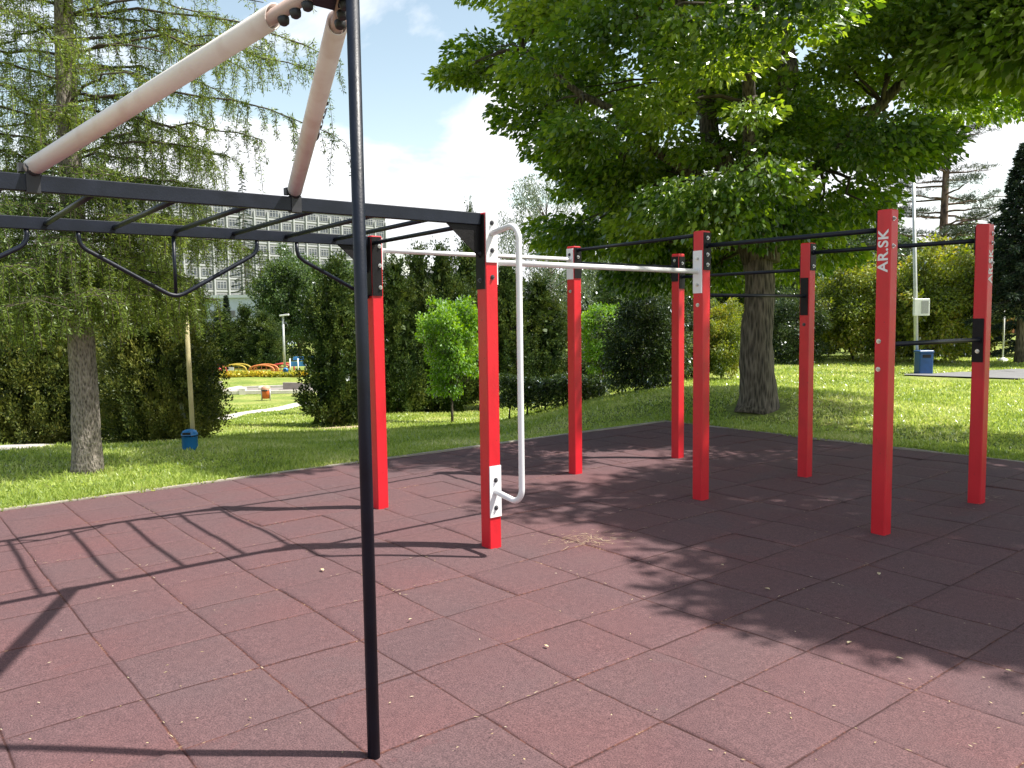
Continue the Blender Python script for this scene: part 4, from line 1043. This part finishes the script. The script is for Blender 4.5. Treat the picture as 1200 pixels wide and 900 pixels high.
# the larger fallen leaves and petals are things
GL = 'pale leaves fallen on the rubber tiles'
def fallen(px, py, sz, lab, first=[None]):
    q = pad_pt(px, py); rz = random.uniform(0, 6.28)
    if first[0] is None:
        mb = MB(); vs = [(0, 0, 0), (.35, .22, .10), (.7, .16, .14), (1, 0, .05), (.68, -.2, .12), (.3, -.2, .06), (.5, 0, .02)]
        mb.add(vs, [(0, 6, 1), (1, 6, 2), (2, 6, 3), (3, 6, 4), (4, 6, 5), (5, 6, 0)], True); o = mb.build('fallen_leaf', M['litter']); first[0] = o
    else: o = first[0].copy(); COL.objects.link(o)
    o.location = (q[0], q[1], .012); o.scale = (sz, sz, sz); o.rotation_euler = (0, 0, rz); tag(o, lab, 'leaf', GL)
fallen(379, 671, .05, 'pale fallen leaf left of the tall black pole')
fallen(483, 727, .03, 'small pale leaf right of the tall black pole')
fallen(643, 761, .035, 'pale petal on the sunny tile at bottom centre')
fallen(845, 663, .035, 'pale leaf in the shade, left of the other shaded leaf')
fallen(896, 691, .045, 'brightest leaf in the middle of the shadow')
fallen(997, 754, .045, 'yellowish leaf at the lower edge of the shadow')
fallen(1059, 775, .035, 'pale petal on a tile just below the shadow')
fallen(1178, 787, .03, 'pale petal near the right edge at the bottom')
fallen(1030, 676, .05, 'slim pale leaf below the tallest red post')

# ------------------------------------------------------------------ street furniture
M['bluebin'] = mat_paint('blue_plastic', (.015, .16, .42), .4, .15, 8)
M['darkblue'] = mat_paint('dark_blue_plastic', (.01, .07, .22), .4, .15, 8)
M['orangebin'] = mat_paint('orange_plastic', (.62, .13, .04), .4, .12, 8)
M['tanpole'] = mat_paint('tan_paint', (.52, .45, .24), .6, .15, 5)
M['galv'] = mat_paint('galvanised', (.5, .51, .5), .45, .12, 7, metallic=.5)
M['dark'] = mat_paint('dark_opening', (.01, .01, .012), .8, .1)
def lathe(mb, c, prof, n=20):
    c = Vector(c); vs = [c + Vector((r * math.cos(2 * math.pi * k / n), r * math.sin(2 * math.pi * k / n), z)) for r, z in prof for k in range(n)]
    fs = [(L_ * n + k, L_ * n + (k + 1) % n, (L_ + 1) * n + (k + 1) % n, (L_ + 1) * n + k) for L_ in range(len(prof) - 1) for k in range(n)]
    mb.add(vs, fs, True)
def bin_round(px, py, hpx, wpx, mat, label, name='litter_bin'):
    q = hit(px, py); b = Vector((q.x, q.y, H(q.x, q.y))); k = q.y / FPX; h = hpx * k; r = wpx * k / 2
    root = empty(name, b, 0, label=label, cat='litter bin')
    mb = MB(); lathe(mb, b - Z * .02, [(r * .2, 0), (r * .93, 0), (r, h * .05), (r, h * .74), (r * 1.04, h * .75)]); mb.build('body', M[mat], root, b)
    mb = MB(); lathe(mb, b, [(r * 1.06, h * .74), (r * 1.04, h * .80), (r * .86, h * .93), (r * .45, h), (0.001, h * 1.01)]); mb.build('lid', M[mat], root, b)
    mb = MB(); mb.box(b + Vector((0, -r * 1.02, h * .84)), (r * .5, 0, 0), (0, r * .1, 0), (0, 0, h * .05)); mb.build('opening', M['dark'], root, b)
    return root, b
_, bb0 = bin_round(223, 528, 25, 18, 'bluebin', 'small bright blue bin at the foot of the tan pole on the left lawn')
top = Vector((atd(216, bb0.y), bb0.y, zat(216, 352, bb0.y))); pb_ = bb0 + Vector((.0, .12, 0))
o = empty('signpost', pb_, 0, label='slim tan painted pole standing behind the small bright blue bin', cat='pole')
mb = MB(); mb.tube([pb_ - Z * .1, top + Vector((0, .12, 0))], .03, 12); mb.build('shaft', M['tanpole'], o, pb_)
mb = MB(); mb.tube([top + Vector((0, .12, 0)), top + Vector((0, .12, .02))], [.032, .018], 12); mb.build('end_cap', M['tanpole'], o, pb_)

q = hit(1082, 439); bR = Vector((q.x, q.y, H(q.x, q.y))); k = q.y / FPX
o = empty('litter_bin', bR, 0, label='dark blue square bin on the right lawn below the white notice box', cat='litter bin')
mb = MB(); mb.box(bR + Z * 13 * k, (8 * k, 0, 0), (0, 7 * k, 0), Z * 13 * k, .02); mb.build('body', M['darkblue'], o, bR)
mb = MB(); mb.box(bR + Z * 27 * k, (8.6 * k, 0, 0), (0, 7.6 * k, 0), Z * 1.6 * k, .015); mb.build('lid', M['darkblue'], o, bR)
mb = MB(); mb.box(bR + Vector((0, -7.3 * k, 22 * k)), (4.6 * k, 0, 0), (0, .3 * k, 0), Z * 1.8 * k); mb.build('opening', M['dark'], o, bR)
pR = bR + Vector((-.05, .25, 0)); tR = Vector((atd(1066, pR.y), pR.y, zat(1066, 205, pR.y)))
o = empty('lamp_post', pR, 0, label='slim grey pole rising into the leaves behind the dark blue bin', cat='pole')
mb = MB(); mb.tube([pR - Z * .1, pR.lerp(tR, .4), tR], [.06, .05, .04], 12); mb.build('shaft', M['galv'], o, pR)
mb = MB(); mb.tube([pR, pR + Z * .12], [.085, .06], 12); mb.build('base', M['galv'], o, pR)
nbx = Vector((atd(1079, pR.y - .12), pR.y - .12, zat(1079, 360, pR.y)))
o = empty('notice_box', nbx, 0, label='small white notice box fixed on the grey pole above the dark blue bin', cat='sign')
mb = MB(); mb.box(nbx, (9 * k, 0, 0), (0, .05, 0), Z * 10 * k, .01); mb.build('panel', M['white'], o, nbx)
mb = MB(); mb.box(nbx + Vector((3.2 * k, -.053, 0)), (4.2 * k, 0, 0), (0, .003, 0), Z * 7.5 * k); mb.build('notice', mat_paint('grey_notice', (.35, .35, .36), .6, .15, 30), o, nbx)

# far lamp post with small blue bin
q = hit(334, 441); b = Vector((q.x, q.y, H(q.x, q.y))); k = q.y / FPX
o = empty('street_lamp', b, 0, label='far slim grey street lamp beside the blue play equipment', cat='street lamp')
tp = Vector((b.x, b.y, zat(333, 370, b.y)))
mb = MB(); mb.tube([b - Z * .1, tp], [.085, .06], 10); mb.build('pole', M['galv'], o, b)
mb = MB(); mb.box(tp + Vector((.12, -.1, .04)), (.28, 0, .03), (0, .13, 0), (0, 0, .05), .01); mb.build('lamp_head', M['white'], o, b)
mb = MB(); mb.tube([b, b + Z * .25], [.13, .09], 10); mb.build('base', M['galv'], o, b)
bin_round(335, 442, 11, 6, 'bluebin', 'far small blue bin at the foot of the street lamp')
# orange double bin on posts
q = hit(312, 469); b = Vector((q.x, q.y, H(q.x, q.y))); k = q.y / FPX
o = empty('orange_bin', b, 0, label='orange waste bin with rounded top standing on the far lawn', cat='litter bin')
hh = 17 * k
mb = MB(); lathe(mb, b + Vector((0, 0, hh * .12)), [(.01, 0), (4.2 * k, 0), (4.6 * k, hh * .5), (4.6 * k, hh * .55)], 16); mb.build('body', M['orangebin'], o, b)
mb = MB(); lathe(mb, b + Vector((0, 0, hh * .74)), [(5.2 * k, 0), (5.4 * k, hh * .06), (4.5 * k, hh * .2), (2 * k, hh * .27), (.01, hh * .28)], 16); mb.build('hood', mat_paint('faded_orange', (.62, .3, .2), .6, .1), o, b)
for s_ in (-1, 1):
    mb = MB(); mb.tube([b + Vector((s_ * 4.9 * k, -.02, -.1)), b + Vector((s_ * 4.9 * k, -.02, hh * .78))], .025, 8); mb.build('support', M['galv'], o, b)
mb = MB(); mb.box(b + Vector((0, -4.7 * k, hh * .68)), (3 * k, 0, 0), (0, .3 * k, 0), Z * hh * .05); mb.build('opening', M['dark'], o, b)

# miniature golf lane of pale kerb stones
c0 = hit(252, 462); c1 = hit(368, 460); Y1 = (c0.y + c1.y) / 2
o = empty('golf_lane', (c0.x, c0.y, H(c0.x, c0.y)), 0, label='long low pale concrete kerb lane on the far lawn behind the orange bin', cat='golf lane')
Lo = Vector(o.location)
def kerbrun(x0, y0, x1, y1, h=.13, w=.09, name='kerb_run', mat='palekerb'):
    a = Vector((x0, y0, H(x0, y0))); b = Vector((x1, y1, H(x1, y1))); d = (b - a) / 2; nn = Vector((-d.y, d.x, 0)).normalized()
    mb = MB(); mb.box((a + b) / 2 + Z * h / 2, d, nn * w, Z * h / 2 * 1.15); mb.build(name, M[mat], o, Lo)
M['palekerb'] = mat_paint('pale_kerb', (.62, .58, .52), .9, .12, 3)
M['lanebed'] = mat_paint('grey_lane_bed', (.24, .21, .19), .95, .15, 4)
x0, x1 = c0.x, c1.x; ya, yb = c0.y, c0.y + 3.6
kerbrun(x0, ya, x1, ya + .5); kerbrun(x0, yb, x1, yb + .5); kerbrun(x1, ya + .5, x1 + .5, yb + .5); kerbrun(x0, ya, x0, yb, .16)
kerbrun(x0 + .1, ya + 1.8, x1 - .1, ya + 2.3, .03, 1.6, 'lane_bed', 'lanebed')
kerbrun(x0 - .25, ya + .1, x0 + .25, ya + .12, .55, .22, 'end_block'); kerbrun(x0 + (x1 - x0) * .24, ya + .3, x0 + (x1 - x0) * .30, ya + .35, .28, .3, 'obstacle')
kerbrun(x0 + (x1 - x0) * .40, ya + 1.0, x0 + (x1 - x0) * .47, ya + 1.05, .3, .5, 'obstacle')
kerbrun(x0 + (x1 - x0) * .56, ya + 2.5, x0 + (x1 - x0) * .77, ya + 2.6, .32, .1, 'back_board', 'lanebed')

# flower bed strip and painted arches
M['flowers'] = mat_leaf('yellow_flowers', [(.15, .22, .03), (.40, .38, .04), (.6, .50, .06), (.5, .26, .03)], .3, .1, .8)
fd = hit(290, 442).y; n_ = 16000; fx = rng.uniform(atd(180, fd), atd(372, fd), n_)
fyy = fd + rng.uniform(0, 1.6, n_); fz = height(fx, fyy) + rng.random(n_) * .24
fo = quads_mesh('flower_bed', leaf_quads(np.stack([fx, fyy, fz], 1), rnd_dir(n_) + np.array([0, 0, .6]), rnd_dir(n_), np.full(n_, .17), np.full(n_, .10)), M['flowers'])
tag(fo, 'strip of yellow flowers and grass along the far end of the lawn', 'flower bed', kind='stuff')
def arch(px0, px1, top, base, D, mat, label, board=False, fill=True):
    x0, x1 = atd(px0, D), atd(px1, D); zb = H((x0 + x1) / 2, D); h = zat((px0 + px1) / 2, top, D) - zb; cx_ = (x0 + x1) / 2; r = (x1 - x0) / 2
    o = empty('play_arch', (cx_, D, zb), 0, label=label, cat='play equipment', group='painted arches behind the flower bed'); L0 = Vector(o.location)
    def ring(y, th, nm):
        pts = [Vector((cx_ - r, D + y, zb - .1))] + [Vector((cx_ - r * math.cos(math.pi * i / 16), D + y, zb + h * .55 + h * .45 * math.sin(math.pi * i / 16))) for i in range(17)] + [Vector((cx_ + r, D + y, zb - .1))]
        mb = MB(); mb.tube(pts, th, 8); mb.build(nm, M[mat], o, L0)
    ring(0, .055, 'front_hoop'); ring(1.0, .055, 'rear_hoop')
    for i in range(5):
        x = cx_ - r * .8 + r * .4 * i; hh_ = h * .55 + h * .45 * math.sqrt(max(0, 1 - ((x - cx_) / r) ** 2))
        mb = MB(); mb.tube([(x, D + .02, zb), (x, D + .02, zb + hh_ - .03)], .025, 6); mb.build('rail', M[mat], o, L0)
    for zf in (.3, .6):
        mb = MB(); mb.tube([(cx_ - r, D - .0, zb + h * zf), (cx_ + r, D, zb + h * zf)], .03, 6); mb.build('crossrail', M[mat], o, L0)
    if board:
        mb = MB(); mb.box((cx_ - r * .25, D - .08, zb + h * .62), (r * .26, 0, 0), (0, .02, 0), Z * h * .15); mb.build('board', M['white'], o, L0)
for nm, c in (('ared', (.5, .05, .05)), ('aora', (.6, .2, .06)), ('ayel', (.45, .33, .04)), ('ablu', (.05, .22, .5))): M[nm] = mat_paint('arch_' + nm, c, .5, .12)
DA = fd + 2.4
arch(226, 259, 429, 443, DA, 'ared', 'red painted arch, leftmost behind the yellow flowers')
arch(260, 288, 427.5, 443, DA + .5, 'ayel', 'yellow green painted arch with a white board', True)
arch(292, 320.5, 428, 443, DA, 'aora', 'orange painted arch behind the orange bin')
arch(318, 340, 426.5, 440, DA + 2.5, 'ared', 'red painted arch left of the street lamp')
# blue play frame
x0, x1 = atd(340, DA + 2), atd(368, DA + 2); zb = H(x0, DA + 2)
o = empty('play_structure', (x0, DA + 2, zb), 0, label='blue play frame with white posts right of the street lamp', cat='play equipment'); L0 = Vector(o.location)
for i in range(4):
    x = x0 + (x1 - x0) * i / 3; mb = MB(); mb.tube([(x, DA + 2, zb - .1), (x, DA + 2, zb + 1.0)], .04, 8); mb.build('leg', M['white'], o, L0)
mb = MB(); mb.box(((x0 + x1) / 2, DA + 2.1, zb + .62), ((x1 - x0) / 2, 0, 0), (0, .04, 0), Z * .16); mb.build('panel', M['ablu'], o, L0)
mb = MB(); mb.box(((x0 + x1) / 2, DA + 2.6, zb + .98), ((x1 - x0) / 2 * .8, 0, 0), (0, .4, 0), Z * .10); mb.build('roof', M['ablu'], o, L0)
# small orange hut and white pole far right
M['orangewall'] = mat_paint('orange_wall', (.55, .22, .10), .8, .12, 1)
hx = atd(1190, 62); hz = H(hx, 62)
o = empty('hut', (hx, 62, hz), 0, label='small orange walled hut far away at the right picture edge', cat='building'); L0 = Vector(o.location)
mb = MB(); mb.box((hx, 62, hz + .95), (1.9, 0, 0), (0, 1.5, 0), Z * .95); mb.build('wall', M['orangewall'], o, L0)
mb = MB(); mb.box((hx, 62, hz + 1.98), (2.1, 0, 0), (0, 1.8, 0), Z * .08); mb.build('roof', M['galv'], o, L0)
mb = MB(); mb.box((hx - .6, 60.49, hz + .8), (.4, 0, 0), (0, .01, 0), Z * .8); mb.build('door', M['dark'], o, L0)
px_ = hit(1175, 424); b = Vector((px_.x, px_.y, H(px_.x, px_.y)))
o = empty('white_pole', b, 0, label='thin white pole with a round foot right of the last red post', cat='pole')
mb = MB(); mb.tube([b, b + Z * 1.75], .028, 8); mb.build('shaft', M['white'], o, b)
mb = MB(); lathe(mb, b, [(.16, 0), (.15, .08), (.04, .14)], 12); mb.build('base', M['white'], o, b)

# ------------------------------------------------------------------ apartment block far behind
M['bwall'] = mat_paint('grey_panel_wall', (.23, .235, .25), .9, .10, .25)
M['bpil'] = mat_paint('pale_pilaster', (.37, .38, .40), .85, .06, .3)
M['bwhite'] = mat_paint('window_frame_white', (.30, .31, .33), .7, .05)
M['bglass'] = mat_paint('window_glass', (.06, .07, .085), .15, .4, .6, spec=.8)
a = Vector((atd(297, 200), 200, 0)); b = Vector((atd(456, 229), 229, 0)); dr = (b - a).normalized(); far = b; nearp = a - dr * 27
top = zat(297, 240, 200); zb = top - 12 * 2.95; Lw = (far - nearp).length; nb_ = Vector((dr.y, -dr.x, 0))   # outward normal towards the camera
if nb_.y > 0: nb_ = -nb_
bl = empty('apartment_block', (nearp.x, nearp.y, zb), 0, label='large grey ten storey block with pale vertical ribs and rows of windows far behind', cat='building'); L0 = Vector(bl.location)
mid = (far + nearp) / 2
mb = MB(); mb.box(Vector((mid.x, mid.y, (top + zb) / 2)) - nb_ * 8, dr * Lw / 2, nb_ * 8, Z * (top - zb) / 2); mb.build('wall', M['bwall'], bl, L0)
mb = MB(); mb.box(Vector((mid.x, mid.y, top + .35)) - nb_ * 8, dr * (Lw / 2 + .3), nb_ * 8.35, Z * .348); mb.build('parapet', M['bpil'], bl, L0)
mb = MB(); mb.box(Vector((mid.x, mid.y, top + 2.2)) - nb_ * 9 - dr * 12, dr * 9, nb_ * 4, Z * 1.5); mb.build('roof_house', M['bwall'], bl, L0)
bay = 3.55; nbay = int(Lw / bay)
for i in range(nbay + 1):
    c = far - dr * (i * bay + .15); mb = MB(); mb.box(Vector((c.x, c.y, (top + zb) / 2 - .6)) + nb_ * .22, dr * .16, nb_ * .22, Z * ((top - zb) / 2 - .7)); mb.build('rib', M['bpil'], bl, L0)
mb = MB()
for f in range(12):
    z = top - .35 - f * 2.95; mb.box(Vector((mid.x, mid.y, z - 2.62)) + nb_ * .06, dr * (Lw / 2 - .05), nb_ * .058, Z * .16)
mb.build('floor_bands', M['bpil'], bl, L0)
rest_f = MB(); rest_g = MB(); cnt = 0
for i in range(nbay):
    for f in range(11):
        c = far - dr * (i * bay + .15 + bay / 2); z = top - .35 - f * 2.95 - 1.25; c = Vector((c.x, c.y, z))
        big = i < 11 and f < 9
        mf = MB() if big else rest_f; mg = MB() if big else rest_g
        hw = 1.15; hh_ = .82
        for s_ in (-1, -.33, .33, 1): mf.box(c + dr * s_ * hw + nb_ * .06, dr * .06, nb_ * .055, Z * hh_)
        for s_ in (-1, .35, 1): mf.box(c + Z * s_ * hh_ + nb_ * .062, dr * (hw + .06), nb_ * .05, Z * .05)
        mg.box(c + nb_ * .02, dr * hw, nb_ * .018, Z * hh_)
        if big: fo = mf.build('window', M['bwhite'], bl, L0); mg.build('pane', M['bglass'], fo, L0)
r1 = rest_f.build('windows', M['bwhite'], bl, L0); r1['kind'] = 'stuff'; rest_g.build('panes', M['bglass'], r1, L0)
for (px, yt) in ((241, 196), (293, 205), (296, 207)):
    xx = atd(px, 203 if px < 250 else 210); yy = 205
    q = nearp + dr * ((xx * 1.0 - nearp.x) / dr.x) - nb_ * 5
    mb = MB(); mb.tube([Vector((q.x, q.y, top + .6)), Vector((q.x, q.y, zat(px, yt, q.y)))], [.16, .07], 6)
    if px < 250: mb.box(Vector((q.x, q.y, top + 5.5)), (.5, 0, 0), (0, .3, 0), Z * .9)
    mb.build('antenna', M['galv'], bl, L0)
# low pale building in front of it
M['lowwall'] = mat_paint('pale_blue_wall', (.36, .41, .54), .6, .06, .3)
M['lowroof'] = mat_paint('pale_roof', (.42, .46, .52), .6, .08, .3)
xa, xb = atd(205, 120), atd(338, 124); zt = zat(275, 349, 122); zb2 = -3.5
o = empty('low_building', (xa, 121, zb2), 0, label='low pale blue building with a flat grey roof edge below the apartment block', cat='building'); L0 = Vector(o.location)
mb = MB(); mb.box(((xa + xb) / 2, 127, (zt + zb2) / 2), ((xb - xa) / 2, 0, 0), (0, 5, 0), Z * (zt - zb2) / 2); mb.build('wall', M['lowwall'], o, L0)
mb = MB(); mb.box(((xa + xb) / 2, 127, zt + .20), ((xb - xa) / 2 + .4, 0, 0), (0, 5.5, 0), Z * .198); mb.build('roof', M['lowroof'], o, L0)
for i in range(7):
    x = xa + (xb - xa) * (i + .5) / 7; fr = MB(); fr.box((x, 121.96, zt - 2.4), (.75, 0, 0), (0, .035, 0), Z * .55); w_ = fr.build('window', M['bwhite'], o, L0)
    gl_ = MB(); gl_.box((x, 121.91, zt - 2.4), (.66, 0, 0), (0, .012, 0), Z * .47); gl_.build('pane', M['bglass'], w_, L0)

# ------------------------------------------------------------------ render settings
scene.cycles.max_bounces = 6; scene.cycles.diffuse_bounces = 3; scene.cycles.glossy_bounces = 2; scene.cycles.transmission_bounces = 4; scene.cycles.transparent_max_bounces = 4
scene.cycles.use_denoising = True
scene.cycles.sample_clamp_indirect = 6
